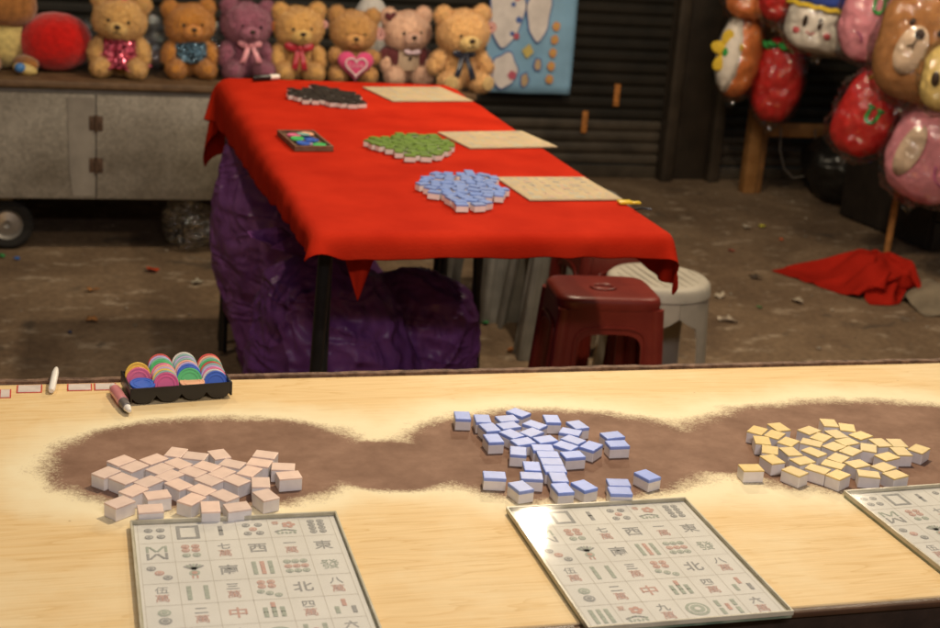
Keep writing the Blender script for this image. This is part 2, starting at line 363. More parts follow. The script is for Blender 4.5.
# ------------------------------------------------------------------ printed game sheets and glass boards
M_paper = mat('aged_paper', (.74, .705, .645), .75, .05, 14)
M_ink = [M_paper, mat('grey_ink', (.37, .36, .345), .8, .15, 300), mat('red_ink', (.61, .39, .33), .8, .12, 300), mat('green_ink', (.43, .455, .385), .8, .15, 300), mat('grid_line', (.55, .50, .42), .8, .05, 50)]
CWD, CHT = .0311, .0394
def sheet_mesh():
    bm = bmesh.new()
    def poly(pts, mi, z):
        f = bm.faces.new([bm.verts.new((x, y, z)) for x, y in pts]); f.material_index = mi
    def rect(cx, cy, w, h, mi, a=0, z=.0003):
        c, s = math.cos(a), math.sin(a)
        poly([(cx+u*c-v*s, cy+u*s+v*c) for u, v in ((-w/2, -h/2), (w/2, -h/2), (w/2, h/2), (-w/2, h/2))], mi, z)
    def disc(cx, cy, r, mi, z=.0003, n=16): poly([(cx+r*math.cos(2*PI*k/n), cy+r*math.sin(2*PI*k/n)) for k in range(n)], mi, z)
    def dot(cx, cy, r, mi):
        disc(cx, cy, r, mi); disc(cx, cy, r*.60, 0, .00045); disc(cx, cy, r*.48, mi, .0006)
    def stick(cx, cy, h, mi, a=0, w=.0042):
        for k in (-1, 1):
            rect(cx-math.sin(a)*k*h*.26, cy+math.cos(a)*k*h*.26, w, h*.46, mi, a)
        rect(cx, cy, w*.55, h*.9, mi, a, .00038)
    def glyph(ch, cx, cy, size, mi):
        V, Fc = text_faces(ch, size)
        vs = [bm.verts.new((v.x+cx, v.y+cy, .0003)) for v in V]
        for f in Fc:
            try: bm.faces.new([vs[i] for i in f]).material_index = mi
            except ValueError: pass
    G, Rd, Gr = 1, 2, 3
    def wan(ch):
        def f(x, y): glyph(ch, x, y+.0075, .0128, G); glyph('萬', x, y-.0070, .0140, Rd)
        return f
    def honour(ch, mi): return lambda x, y: glyph(ch, x, y, .0190, mi)
    def dots(L, r=.0042): return lambda x, y: [dot(x+a*.0062, y+b*.0092, r, m) for a, b, m in L]
    def sticks(L, h=.0125): return lambda x, y: [stick(x+a*.0075, y+b*.0078, h if len(q) < 1 else q[0], m, q[1] if len(q) > 1 else 0) for a, b, m, *q in L]
    def white(x, y):
        for w, h in ((.018, .024),):
            rect(x, y+h/2, w, .0036, G); rect(x, y-h/2, w, .0036, G); rect(x-w/2, y, .0036, h+.0036, G, 0, .00038); rect(x+w/2, y, .0036, h+.0036, G, 0, .00038)
    def bird(x, y):
        for k in range(7): a = -.9+.3*k; rect(x-math.sin(a)*.006, y+.003+math.cos(a)*.006, .0022, .011, Gr if k % 2 else G, a)
        disc(x, y-.003, .005, Gr); disc(x, y-.003, .0028, Rd, .0005); rect(x-.002, y-.0105, .0016, .006, Rd); rect(x+.002, y-.0105, .0016, .006, Rd)
    def flower(top):
        def f(x, y):
            glyph(top, x-.0085, y+.011, .008, Rd)
            for k in range(5): a = k*2*PI/5; disc(x+.004+.0042*math.cos(a), y+.006+.0042*math.sin(a), .0027, Rd)
            for k in range(6): rect(x-.009+.0035*k, y-.004-.003*abs(k-2.5)/2.5, .0042, .0022, Gr if k % 2 else G, .5-.2*k)
            for k in range(5): rect(x-.008+.004*k, y-.011, .0024, .0042, Gr, .4*(-1)**k)
        return f
    def bam8(x, y):
        for sy in (1, -1):
            for sx in (1, -1):
                stick(x+sx*.0085, y+sy*.0072, .0125, Gr if sy > 0 else G, 0, .0026); stick(x+sx*.0035, y+sy*.0072, .0115, Gr if sy > 0 else G, sx*sy*-.55, .0024)
    def seven(x, y):
        for a in (-.5, .5):
            for b in (0, 1): dot(x-.001+a*.009, y+.004+b*.0075, .0038, Rd)
        for k in range(3): dot(x-.0075+.0075*k, y-.005-.0038*k, .0036, Gr)
    def one(x, y):
        disc(x, y, .0115, Gr, n=24); disc(x, y, .0085, 0, .00045, 24); disc(x, y, .0072, Gr, .0006, 24); disc(x, y, .003, 0, .00075, 12)
    rows = [
        [dots([(a, b, G) for a in (-.9, .9) for b in (-.75, .75)]), white, sticks([(0, .55, G), (0, -.55, G)], .0112), dots([(a, b, G) for a in (-.95, .95) for b in (-.95, .95)]+[(0, 0, Rd)], .0040), flower('春'), dots([(a, b, G) for a in (-.75, .75) for b in (-1.2, -.4, .4, 1.2)], .0037)],
        [bam8, dots([(a, b, Rd) for a in (-.75, .75) for b in (.25, 1.05)]+[(a, -.85, Gr) for a in (-.75, .75)], .0040), wan('七'), honour('西', G), wan('一'), honour('東', G)],
        [dots([(-1.1, 1, G), (0, 0, Rd), (1.1, -1, G)], .0044), bird, honour('南', G), sticks([(a, b, Rd if a == 0 else Gr) for a in (-1, 0, 1) for b in (-.8, .8)]), dots([(a, b, Rd if b == 0 else Gr) for a in (-1.25, 0, 1.25) for b in (-1, 0, 1)], .0037), honour('發', Gr)],
        [wan('伍'), sticks([(a, b, Gr) for a in (-1, 1) for b in (-.8, .8)]), wan('三'), seven, honour('北', G), wan('八')],
        [dots([(0, .75, Gr), (0, -.75, G)], .0058), wan('二'), honour('中', Rd), sticks([(0, 1.2, Rd, .010)]+[(a, b, Gr, .0095) for a in (-1, 0, 1) for b in (-.85, .15)]), wan('四'), sticks([(0, .8, Rd), (-1, -.8, Gr), (1, -.8, G)])],
        [sticks([(a, b, Gr) for a in (-1, 0, 1) for b in (-.8, .8)]), flower('夏'), wan('九'), one, sticks([(a, b, Gr) for a in (-1.1, 1.1) for b in (-.9, .9)]+[(0, 0, Rd)], .0115), wan('六')]]
    poly([(.003, -.003), (.1975, -.002), (.1965, -.2405), (.0035, -.2395)], 0, 0)
    for i in range(7):
        rect(.006+CWD*i, -.0035-CHT*3, .00045, CHT*6, 4, 0, .0002); rect(.006+CWD*3, -.0035-CHT*i, CWD*6, .00045, 4, 0, .00025)
    for r, row in enumerate(rows):
        for c, fn in enumerate(row): fn(.006+CWD*(c+.5), -.0035-CHT*(r+.5))
    me = bpy.data.meshes.new('printed_sheet'); bm.normal_update(); bm.to_mesh(me); bm.free()
    for m in M_ink: me.materials.append(m)
    for p in me.polygons:
        if p.normal.z < 0: p.flip()
    return me
SHEET = sheet_mesh()
M_glass = glass_sheet_material()
M_gedge = mat('green_glass_edge', (.10, .15, .105), .25, .3, 40, spec=.6, col2=(.30, .34, .24))
M_tape = mat('yellowed_tape', (.40, .36, .25), .35, .25, 35, col2=(.56, .52, .40))
BW, BL = .2, .243
boards = [((130.4, 521.2), -.008, 'glass-covered sheet of printed game tiles lying in front of the pale pink tiles'),
          ((506.4, 507.6), .010, 'glass-covered sheet of printed tiles with a lamp glare, before the blue tiles'),
          ((843.8, 491.0), .040, 'glass-covered sheet of printed game tiles by the yellow tiles, cut off by the frame')]
for (px, py), a, lab in boards:
    p = on_z(px, py, .757)
    t = thing('game_board', lab, 'game board', (p.x, p.y, .7502), a, 'glass-covered boards on the wooden table')
    bm = bmesh.new(); box(bm, (.0006, -BL+.0006, 0), (BW-.0006, -.0006, .0030), .0004, seg=1); finish('base_glass', bm, M_gedge, t)
    bm = bmesh.new(); box(bm, (.0012, -BL+.0012, .0031), (BW-.0012, -.0012, .0034), 0); finish('backing_sheet', bm, M_tape, t, smooth=False)
    s = link('printed_sheet', SHEET, t); s.location = (0, 0, .0036)
    bm = bmesh.new(); box(bm, (0, -BL, .0046), (BW, 0, .0074), 0, seg=1)
    for f in bm.faces: f.material_index = 0 if abs(f.normal.z) > .5 else 1
    # only the upper pane face is needed for the reflection; the rim is ground green glass
    finish('cover_glass', bm, [M_glass, M_gedge], t, smooth=False)
    rim = bmesh.new()
    for lo, hi in (((0, -.0022, .0032), (BW, .0004, .0079)), ((0, -BL-.0004, .0032), (BW, -BL+.0016, .0079)), ((-.0004, -BL, .0032), (.0016, 0, .0078)), ((BW-.0016, -BL, .0032), (BW+.0004, 0, .0078))):
        box(rim, lo, hi, .0003, seg=1)
    finish('taped_rim', rim, M_tape, t)

# ------------------------------------------------------------------ tiles
LX, LY, TT = .0242, .0184, .0148
M_ivory = mat('white_tile_plastic', (.74, .70, .68), .4, .05, 90, spec=.4, objvar=.10)
def tile_set(name, colour, frac):
    M_back = mat(colour[0], colour[1], .42, .06, 80, spec=.35, objvar=.14)
    h = TT*(1-frac); r = .0011
    bm = bmesh.new(); box(bm, (-LX/2, -LY/2, 0), (LX/2, LY/2, h), r*.8, seg=2); me1 = bpy.data.meshes.new('block')
    bm.to_mesh(me1); bm.free(); me1.materials.append(M_ivory)
    bm = bmesh.new(); box(bm, (-LX/2-.0001, -LY/2-.0001, h-.0006), (LX/2+.0001, LY/2+.0001, TT), min(r*.8, TT*frac*.4), seg=2); me2 = bpy.data.meshes.new('back_layer')
    bm.to_mesh(me2); bm.free(); me2.materials.append(M_back)
    for me in (me1, me2):
        me.polygons.foreach_set('use_smooth', [True]*len(me.polygons)); me.set_sharp_from_angle(angle=.25)
    return me1, me2
TILES = {"pink":[[0.0459,1.3979,0.76],[0.0621,1.426,0.68],[0.0744,1.4098,0.72],[0.0954,1.4264,0.65],[0.0624,1.3811,2.29],[0.0709,1.3518,0.77],[0.0563,1.3266,0.65],[0.0846,1.3091,0.03],[0.0932,1.3395,0.19],[0.0999,1.4019,0.72],[0.1195,1.4132,2.23],[0.1194,1.4422,1.15],[0.1386,1.4309,2.77],[0.0866,1.3716,0.72],[0.1085,1.3841,0.71],[0.1158,1.3614,2.19],[0.1478,1.4031,2.42],[0.1323,1.3906,2.33],[0.1638,1.4327,1.82],[0.1748,1.4069,2.58],[0.1616,1.3852,0.76],[0.1465,1.3689,2.29],[0.174,1.3659,2.24],[0.1901,1.3864,0.96],[0.2032,1.407,2.72],[0.2121,1.4275,2.74],[0.2264,1.3944,2.94],[0.2292,1.3726,0.09],[0.198,1.3579,1.47],[0.1992,1.3273,1.94],[0.1374,1.3462,2.33],[0.1583,1.3308,2.22],[0.1254,1.3256,0.84],[0.142,1.3065,1.53],[0.168,1.3037,0.19]],"blue":[[0.4556,1.5193,1.4],[0.4769,1.5077,1.43],[0.5062,1.5055,0.13],[0.5258,1.5228,2.2],[0.478,1.4808,1.71],[0.5019,1.4846,0.24],[0.5339,1.4842,2.25],[0.4733,1.449,1.58],[0.4981,1.4596,2.03],[0.5227,1.462,0.57],[0.5047,1.4367,0.26],[0.5325,1.4406,0.23],[0.56,1.5,1.43],[0.4911,1.4114,1.27],[0.5217,1.4176,3.0],[0.5219,1.3985,3.0],[0.5196,1.3793,3.0],[0.5168,1.3602,3.02],[0.4938,1.3696,1.37],[0.4855,1.345,2.91],[0.514,1.3387,1.44],[0.4459,1.3511,2.93],[0.4661,1.3206,1.81],[0.5092,1.3115,1.61],[0.535,1.3155,1.92],[0.5751,1.3187,2.97],[0.5692,1.2989,2.98],[0.6148,1.3344,1.96],[0.6161,1.4457,0.16],[0.6127,1.4207,3.14],[0.5797,1.4176,0.75],[0.5499,1.3956,0.07],[0.5501,1.4205,2.26],[0.5647,1.4364,2.23],[0.5695,1.4599,2.58],[0.5851,1.4794,1.78]],"yellow":[[0.8002,1.4439,0.78],[0.8322,1.4514,1.7],[0.8156,1.4295,0.73],[0.7917,1.4144,1.24],[0.7881,1.3868,1.1],[0.8222,1.4072,0.68],[0.7781,1.3606,1.73],[0.742,1.3409,3.08],[0.8109,1.3797,1.59],[0.8656,1.438,0.46],[0.8496,1.4021,2.47],[0.8699,1.4166,0.64],[0.8386,1.3753,2.03],[0.8124,1.3534,0.26],[0.7888,1.3265,2.07],[0.8189,1.3298,2.27],[0.9036,1.4584,1.32],[0.8944,1.4242,1.69],[0.8719,1.3887,0.49],[0.8595,1.3567,0.65],[0.8437,1.3398,2.35],[0.8349,1.3123,0.53],[0.9191,1.4424,1.16],[0.8955,1.4005,0.28],[0.9233,1.4173,0.41],[0.885,1.3738,0.56],[0.9129,1.3811,1.05],[0.9363,1.3943,1.61],[0.957,1.3914,1.43],[0.9478,1.3672,1.46],[0.9746,1.3718,0.62],[0.9219,1.3548,0.31],[0.874,1.3386,0.26],[0.9009,1.3272,0.42],[0.8723,1.3109,2.75],[0.9035,1.3062,0.3]],"rblue":[[0.7279,2.5587,0.27],[0.8391,2.7883,2.35],[0.7207,2.7147,1.56],[0.8325,2.6839,0.02],[0.7989,2.6077,1.15],[0.7419,2.7924,0.74],[0.7916,2.7421,3.05],[0.6988,2.6319,2.63],[0.7833,2.6526,2.54],[0.7491,2.5933,0.23],[0.7926,2.7897,1.39],[0.7278,2.6655,1.0],[0.7146,2.7538,0.19],[0.8412,2.7355,2.8],[0.7653,2.6953,3.08],[0.7785,2.5568,2.16],[0.8104,2.7011,1.43],[0.755,2.7404,1.21],[0.7741,2.5878,1.88],[0.8295,2.6404,3.05],[0.7554,2.6347,2.58],[0.7638,2.7652,1.05],[0.6998,2.6665,2.22],[0.8222,2.762,1.73],[0.8104,2.6627,2.91],[0.8548,2.7649,1.55],[0.8163,2.8139,1.45],[0.7778,2.6187,2.97],[0.7201,2.5841,1.8],[0.8308,2.7119,1.55],[0.7591,2.5378,0.23],[0.7686,2.7175,0.16],[0.7924,2.6839,2.35],[0.6917,2.7009,0.28],[0.7018,2.7285,1.16],[0.8158,2.7359,1.74],[0.7659,2.6759,3.04],[0.8236,2.616,1.22],[0.739,2.6842,2.56],[0.7212,2.6108,1.93],[0.7261,2.5355,3.12],[0.8433,2.6622,0.18],[0.7956,2.7641,1.42],[0.7407,2.7626,1.1],[0.8041,2.634,3.03],[0.7537,2.5696,2.76],[0.794,2.7183,1.33],[0.7667,2.7919,1.19],[0.743,2.7145,0.03],[0.7149,2.6897,1.45],[0.741,2.6157,2.05],[0.8127,2.7882,1.31],[0.7239,2.6381,1.49],[0.7526,2.6583,3.03]],"rgreen":[[0.7721,3.1057,1.86],[0.7268,2.9656,3.04],[0.6705,3.1116,2.23],[0.8045,3.0137,1.41],[0.8324,3.1661,2.47],[0.7564,3.1963,1.57],[0.7285,3.0514,1.98],[0.8465,3.0798,1.24],[0.7136,3.1505,1.53],[0.7641,2.9957,1.47],[0.6881,3.0704,0.36],[0.7686,3.0584,2.23],[0.7309,3.0935,0.13],[0.8218,3.1238,0.1],[0.7937,3.1557,0.4],[0.7118,3.0066,1.45],[0.8013,3.0854,0.3],[0.766,3.1496,3.07],[0.7871,3.1963,0.33],[0.768,3.0296,1.35],[0.7487,3.1199,1.58],[0.6965,3.1213,0.21],[0.8253,3.0581,2.83],[0.7398,3.01,0.3],[0.7636,2.9682,2.94],[0.7439,3.0701,2.34],[0.7448,3.169,2.2],[0.6995,3.0447,1.4],[0.8486,3.109,2.59],[0.7958,3.128,3.05],[0.8254,3.0943,0.18],[0.7697,3.1714,1.54],[0.7922,3.0405,3.14],[0.846,3.1342,0.3],[0.8189,3.1451,0.34],[0.7854,3.016,1.44],[0.8326,3.1916,0.21],[0.7899,2.9879,1.97],[0.8073,3.1799,1.13],[0.7187,3.0278,2.99],[0.744,2.9857,1.45],[0.7508,3.0404,1.29],[0.7539,3.0947,1.71],[0.7029,3.0973,1.15],[0.7995,3.0607,2.99],[0.7783,3.0805,2.01],[0.6771,3.088,0.23],[0.7116,3.071,1.97],[0.8245,3.0334,1.0],[0.7236,3.118,0.26],[0.7379,3.1465,2.2],[0.7712,3.1302,3.05],[0.6882,3.1448,2.3],[0.7969,3.1082,3.03]],"rblack":[[0.5896,3.7206,2.07],[0.7217,3.5864,3.13],[0.6679,3.8419,2.25],[0.7286,3.7116,2.95],[0.6357,3.6307,1.4],[0.6588,3.7667,2.05],[0.7456,3.6527,1.44],[0.6578,3.6902,2.15],[0.7159,3.791,1.33],[0.6907,3.6251,0.3],[0.5991,3.6708,1.98],[0.6794,3.7302,1.22],[0.7012,3.6754,1.34],[0.6313,3.7313,0.29],[0.6672,3.805,1.95],[0.5966,3.7738,1.76],[0.7461,3.5993,0.36],[0.7064,3.7442,2.81],[0.7264,3.6753,1.89],[0.6131,3.6959,2.08],[0.6705,3.6048,1.94],[0.6482,3.6558,2.9],[0.6944,3.7994,3.03],[0.6244,3.6574,1.43],[0.7163,3.614,2.54],[0.7007,3.6501,1.37],[0.7483,3.7455,2.8],[0.6775,3.6513,3.09],[0.6375,3.7849,0.04],[0.6104,3.7506,2.1],[0.6831,3.7521,2.81],[0.7065,3.6967,2.94],[0.6757,3.6755,0.55],[0.7242,3.7592,2.38],[0.6351,3.7583,1.1],[0.6617,3.6306,2.32],[0.611,3.6341,1.47],[0.6577,3.7181,1.83],[0.6954,3.596,2.05],[0.6855,3.8223,0.53],[0.7203,3.6361,2.86],[0.6798,3.7791,1.41],[0.5868,3.6948,0.03],[0.7022,3.7201,0.3],[0.6347,3.7065,2.67],[0.6785,3.7042,1.22],[0.753,3.7052,3.01],[0.7285,3.732,2.84],[0.6567,3.7415,0.33],[0.6106,3.7226,1.96],[0.7013,3.7692,1.28],[0.7459,3.6255,2.42],[0.6364,3.6777,3.0],[0.7507,3.6804,0.81]]}
def pile(key, colour, frac, z, common, group, special={}):
    me1, me2 = tile_set(key, colour, frac)
    first = None
    for i, (x, y, a) in enumerate(TILES[key]):
        lab = special.get(i, common)
        if first is None:
            first = thing('game_tile', lab, 'game tile', (x, y, z), a, group)
            kids = [link('block', me1, first), link('back_layer', me2, first)]
        else: copy_tree(first, kids, (x, y, z), a, lab)
pile('pink', ('pale_pink_plastic', (.78, .595, .495)), .10, .7502, 'pale pink game tile lying face down, touching others in the crowded left pile', 'pale pink tiles on the wooden table',
     {0: 'pale pink tile at the far left tip of the pink pile', 6: 'pale pink tile set askew, nearest the front left of its pile', 7: 'pale pink tile squared up just behind the left corner of the first board',
      25: 'pale pink tile at the back right of its pile, behind three others', 27: 'pale pink tile at the right end of its pile, front of two', 26: 'pale pink tile second from the right end of its pile',
      29: 'pale pink tile at the front right of its pile, casting a dark shadow', 34: 'pale pink wide tile against the board edge, front right middle of the pile'})
pile('blue', ('blue_plastic', (.26, .35, .74)), .24, .7502, 'blue-backed white game tile in the crowded middle of the near blue pile', 'blue-backed tiles on the wooden table',
     {0: 'blue-backed tile standing apart at the far left back of the near blue pile', 3: 'blue-backed tile at the rear edge of the near blue pile, tilted right', 21: 'blue-backed tile lying alone at the left front of the near blue pile',
      22: 'blue-backed tile turned askew, just left behind the middle board corner', 23: 'blue-backed tile at the front of the long column of blue tiles', 24: 'blue-backed tile turned askew, right of the column of blue tiles',
      25: 'blue-backed tile behind its twin against the middle board', 26: 'blue-backed tile pressed against the back edge of the middle board', 27: 'blue-backed tile lying alone at the right of the near blue pile',
      28: 'blue-backed tile behind another at the right of the near blue pile', 29: 'blue-backed tile in front of another at the right of the near blue pile', 12: 'blue-backed tile upright at the back middle of the near blue pile',
      7: 'blue-backed tile at the left middle of the near blue pile, seen long side on'})
pile('yellow', ('yellow_plastic', (.67, .505, .21)), .09, .7502, 'yellow-backed white game tile in the crowded middle of the right pile', 'yellow-backed tiles on the wooden table',
     {7: 'yellow-backed tile lying apart on the pale wood, left front of its pile', 0: 'yellow-backed tile at the back left tip of its pile', 30: 'yellow-backed tile standing apart at the right end of its pile',
      14: 'yellow-backed long tile at the front of its pile, second from the left', 16: 'yellow-backed tile at the very back of its pile', 22: 'yellow-backed tile at the back of its pile, right of the rearmost',
      21: 'yellow-backed tile at the left corner of the third board', 34: 'yellow-backed tile lying flush behind the third board, left of another', 35: 'yellow-backed tile behind the third board, rightmost of the front row', 6: 'yellow-backed slanting tile at the left front, behind the lone tile'})
ZR = .7545
pile('rblue', ('sky_blue_plastic', (.20, .30, .66)), .24, ZR, 'blue-backed game tile in the pile on the red tablecloth', 'blue-backed tiles on the red tablecloth')
pile('rgreen', ('leaf_green_plastic', (.15, .25, .045)), .26, ZR, 'green-backed game tile in the pile on the red tablecloth', 'green-backed tiles on the red tablecloth')
pile('rblack', ('black_brown_plastic', (.035, .028, .024)), .26, ZR, 'black-backed game tile in the far pile on the red tablecloth', 'black-backed tiles on the red tablecloth')

# loose printed sheets on the red cloth
sheets = [((495.5, 177), (584, 177), (512, 199.5), 'cream sheet of printed tiles beside the blue tiles on the red cloth'),
          ((437.5, 132), (522, 131), (455, 148), 'cream sheet of printed tiles between the green tiles and the red cloth edge'),
          ((362.5, 87), (440, 87), (381, 101), 'cream sheet of printed tiles beside the black tiles at the far end')]
SHEET2 = SHEET.copy(); SHEET2.materials[0] = mat('grazing_tan_card_face', (.52, .40, .24), .75, .08, 14); SHEET2.materials[4] = mat('grazing_tan_grid_line', (.40, .30, .17), .8)  # same print, its paper and grid coloured darker and tan for the grazing light
M_cream = mat('cream_card', (.50, .40, .26), .7, .1, 30)
for A, B, C, lab in sheets:
    a, b, c = (on_z(*q, ZR+.002) for q in (A, B, C))
    t = thing('printed_card', lab, 'printed sheet', (a.x, a.y, ZR-.0005), math.atan2((b-a).y, (b-a).x), 'printed sheets on the red tablecloth')
    sx, sy = (b-a).length/BW, (c-a).length/BL
    bm = bmesh.new(); box(bm, (0, -BL*sy, 0), (BW*sx, 0, .003), .0006, seg=1); finish('card', bm, M_cream, t)
    s = link('printed_sheet', SHEET, t); s.location = (0, 0, .0033); s.scale = (sx, sy, 1)
    s.data = SHEET2

# ------------------------------------------------------------------ chip tray, pens, stickers
M_blackp = mat('black_plastic', (.012, .011, .011), .35, .2, 30, spec=.5)
pa, pb, pc, pd = (on_z(*q, .75) for q in ((131, 406), (231, 398.5), (225, 380), (127, 386)))
TW = (pb-pa).length; TDp = .062
ta = math.atan2((pb-pa).y, (pb-pa).x)
tray = thing('chip_tray', 'black plastic tray with four scalloped wells of round chips', 'tray', ((pa.x+pb.x)/2, (pa.y+pb.y)/2, .7502), ta)
bm = bmesh.new(); H = .0205; w = TW/4
def wellz(x): # bottom contour of scallops
    k = ((x+TW/2) % w)/w; return .0015+.009*(abs(k-.5)*2)**2.6
n = 64
for j, (y0, y1) in enumerate(((0, .0022), (TDp-.0022, TDp))):
    top = []; bot = []
    for i in range(n+1):
        x = -TW/2+TW*i/n; top.append((x, H)); bot.append((x, wellz(min(x, TW/2-1e-6))))
    for y in (y0, y1):
        for i in range(n):
            bm.faces.new([bm.verts.new((px, y, pz)) for px, pz in (bot[i], bot[i+1], top[i+1], top[i])])
    for i in range(n):
        bm.faces.new([bm.verts.new(q) for q in ((*[top[i][0]], y0, H), (top[i+1][0], y0, H), (top[i+1][0], y1, H), (top[i][0], y1, H))])
for i in range(n):
    x0, x1 = -TW/2+TW*i/n, -TW/2+TW*(i+1)/n
    a, b = wellz(x0), wellz(min(x1, TW/2-1e-6))
    for dz in (0, .0016): bm.faces.new([bm.verts.new(q) for q in ((x0, 0, a+dz), (x1, 0, b+dz), (x1, TDp, b+dz), (x0, TDp, a+dz))])
bmesh.ops.remove_doubles(bm, verts=bm.verts, dist=1e-5)
for s in (-1, 1): box(bm, (s*TW/2-.0012, -.0006, .004), (s*TW/2+.0012, TDp+.0006, H+.0006), .0006)
finish('shell', bm, M_blackp, tray, angle=.5)
for k in (-1, 0, 1):
    bm = bmesh.new(); box(bm, (k*w-.0009, .0024, .010), (k*w+.0009, TDp-.0024, .0165), .0004, seg=1); finish('divider', bm, M_blackp, tray)
CH = {'pink': (.72, .16, .30), 'magenta': (.62, .07, .22), 'blue': (.04, .12, .52), 'green': (.07, .46, .13), 'yellow': (.78, .52, .08), 'peach': (.80, .42, .27), 'teal': (.25, .45, .38), 'red': (.60, .07, .05), 'lilac': (.50, .40, .62), 'white': (.68, .62, .55)}
CHM = {k: mat('chip_plastic_'+k, v, .42, .05, 60) for k, v in CH.items()}
def chip_mesh(c):
    bm = bmesh.new(); R, T = .0148, .0030
    lathe(bm, [(R*.985, 0), (R, .0004), (R, T-.0004), (R*.97, T), (R*.88, T), (R*.86, T-.0005), (R*.72, T-.0005), (R*.70, T-.0001), (R*.62, T-.0001), (R*.60, T-.0006), (.0001, T-.0006)], 30)
    me = bpy.data.meshes.new('game_chip'); bmesh.ops.recalc_face_normals(bm, faces=bm.faces); bm.to_mesh(me); bm.free(); me.materials.append(CHM[c])
    me.polygons.foreach_set('use_smooth', [True]*len(me.polygons)); me.set_sharp_from_angle(angle=.5); return me
CME = {c: chip_mesh(c) for c in CH}
ords = ['left', 'second', 'third', 'right']
def chip(c, x, y, z, lean, twist, label):
    o = link('game_chip', CME[c]); M0 = Matrix.Translation(tray.location) @ Matrix.Rotation(ta, 4, 'Z')
    o.matrix_world = M0 @ Matrix.Translation((x, y, z)) @ Matrix.Rotation(twist, 4, 'Z') @ Matrix.Rotation(PI/2-lean, 4, 'X')
    tag(o, label, 'chip', 'round plastic chips in the tray'); return o
stacks = [(0, ['yellow', 'pink'], .041, .26), (1, ['red', 'lilac', 'teal', 'green', 'green', 'pink', 'peach', 'lilac', 'yellow', 'teal', 'magenta'], .057, .42),
          (2, ['white', 'teal', 'lilac', 'teal', 'peach', 'lilac', 'blue', 'blue', 'green'], .058, .42), (3, ['red', 'peach', 'teal', 'green', 'red', 'teal', 'lilac', 'pink', 'white', 'blue'], .056, .40)]
for wi, cols, y0, lean in stacks:
    xc = -TW/2+w*(wi+.5)
    for k, c in enumerate(cols):
        y = y0-k*.0040; last = k == len(cols)-1
        zc = .0026+.0148*math.cos(lean)+(.0095 if wi in (1, 2) else .006)-(.010*k/len(cols))
        lab = (c+' round chip at the front of the '+ords[wi]+' well of the black tray') if last else 'round plastic chip stacked on edge within the '+ords[wi]+' well of the black tray'
        chip(c, xc+random.uniform(-.0006, .0006), y, zc, lean, random.uniform(-.06, .06), lab)
chip('blue', -TW/2+w*.56, .018, .0175, PI/2-.12, .2, 'blue round chip lying flat in the left well of the black tray')
chip('peach', -TW/2+w*2.55, .0185, .0150, PI/2-.10, 0, 'peach round chip lying flat in the third well of the black tray')
M_pinkp = mat('pink_pen_plastic', (.62, .24, .25), .3, .1, 40, coat=.3); M_whitep = mat('white_plastic', (.74, .70, .64), .4, .04, 40); M_greyp = mat('grey_plastic', (.14, .12, .11), .4, .1, 40)
p0, p1 = on_z(113, 387, .757), on_z(129.5, 411, .757); d = (p1-p0)
t = thing('marker_pen', 'pink marker pen with white ends lying left of the black tray', 'pen', (p0.x, p0.y, .7503), math.atan2(d.y, d.x))
Lp = d.length; Rx = Matrix.Translation((0, 0, .0066)) @ Matrix.Rotation(PI/2, 4, 'Y')
for nm, a, b, r0, r1, m in (('end_plug', 0, .10, .0048, .0055, M_whitep), ('barrel', .10, .62, .0066, .0066, M_pinkp), ('grip', .62, .86, .0060, .0052, M_greyp), ('tip', .86, 1.0, .0046, .0026, M_whitep)):
    bm = bmesh.new(); lathe(bm, [(r0*.7, a*Lp+.0001), (r0, a*Lp+.0012), (r1, b*Lp-.0012), (r1*.7, b*Lp-.0001)], 18, M=Rx); finish(nm, bm, m, t)
bm = bmesh.new()
p0, p1 = on_z(51.3, 391, .7545), on_z(56.5, 367.5, .7625); p1.z = .7625; p0.z = .7545
tube(bm, [p0, p0.lerp(p1, .06), p0.lerp(p1, .75), p0.lerp(p1, .93), p1], [.0028, .0042, .0042, .0028, .0012], 16)
tag(finish('chalk_stick', bm, M_whitep), 'white pointed stick like chalk lying across the rear table edge', 'chalk')
M_stw = mat('glossy_white_label', (.66, .58, .53), .2, .12, 60); M_str = mat('red_label_border', (.55, .07, .05), .35, .15, 60)
for (x0, x1, y0, y1, lab, ch) in ((-1, 11, 389.5, 398, 'faded label peeling near the left picture edge on the table rim', 0), (16.5, 42, 382.4, 390, 'white label with red border left of the chalk', 0), (67, 92, 381.2, 388, 'white label with red border just right of the chalk', 0), (94, 116, 380.6, 387.5, 'white label with red border tucked behind the pink pen', 0)):
    a, b, c = on_z(x0, y1, .7506), on_z(x1, y1-.4, .7506), on_z(x0, y0, .7506)
    W_, D_ = (b-a).length, min((c-a).length, .03)
    t = thing('table_label', lab, 'label', (a.x, min(a.y, 1.690-D_), .7502), math.atan2((b-a).y, (b-a).x)*.5, 'labels stuck along the rear table edge')
    bm = bmesh.new(); box(bm, (0, 0, 0), (W_, D_, .0004)); finish('border', bm, M_str, t, smooth=False)
    bm = bmesh.new(); box(bm, (.0016, .0016, .0001), (W_-.0016, D_-.0016, .0008)); finish('paper_face', bm, M_stw, t, smooth=False)

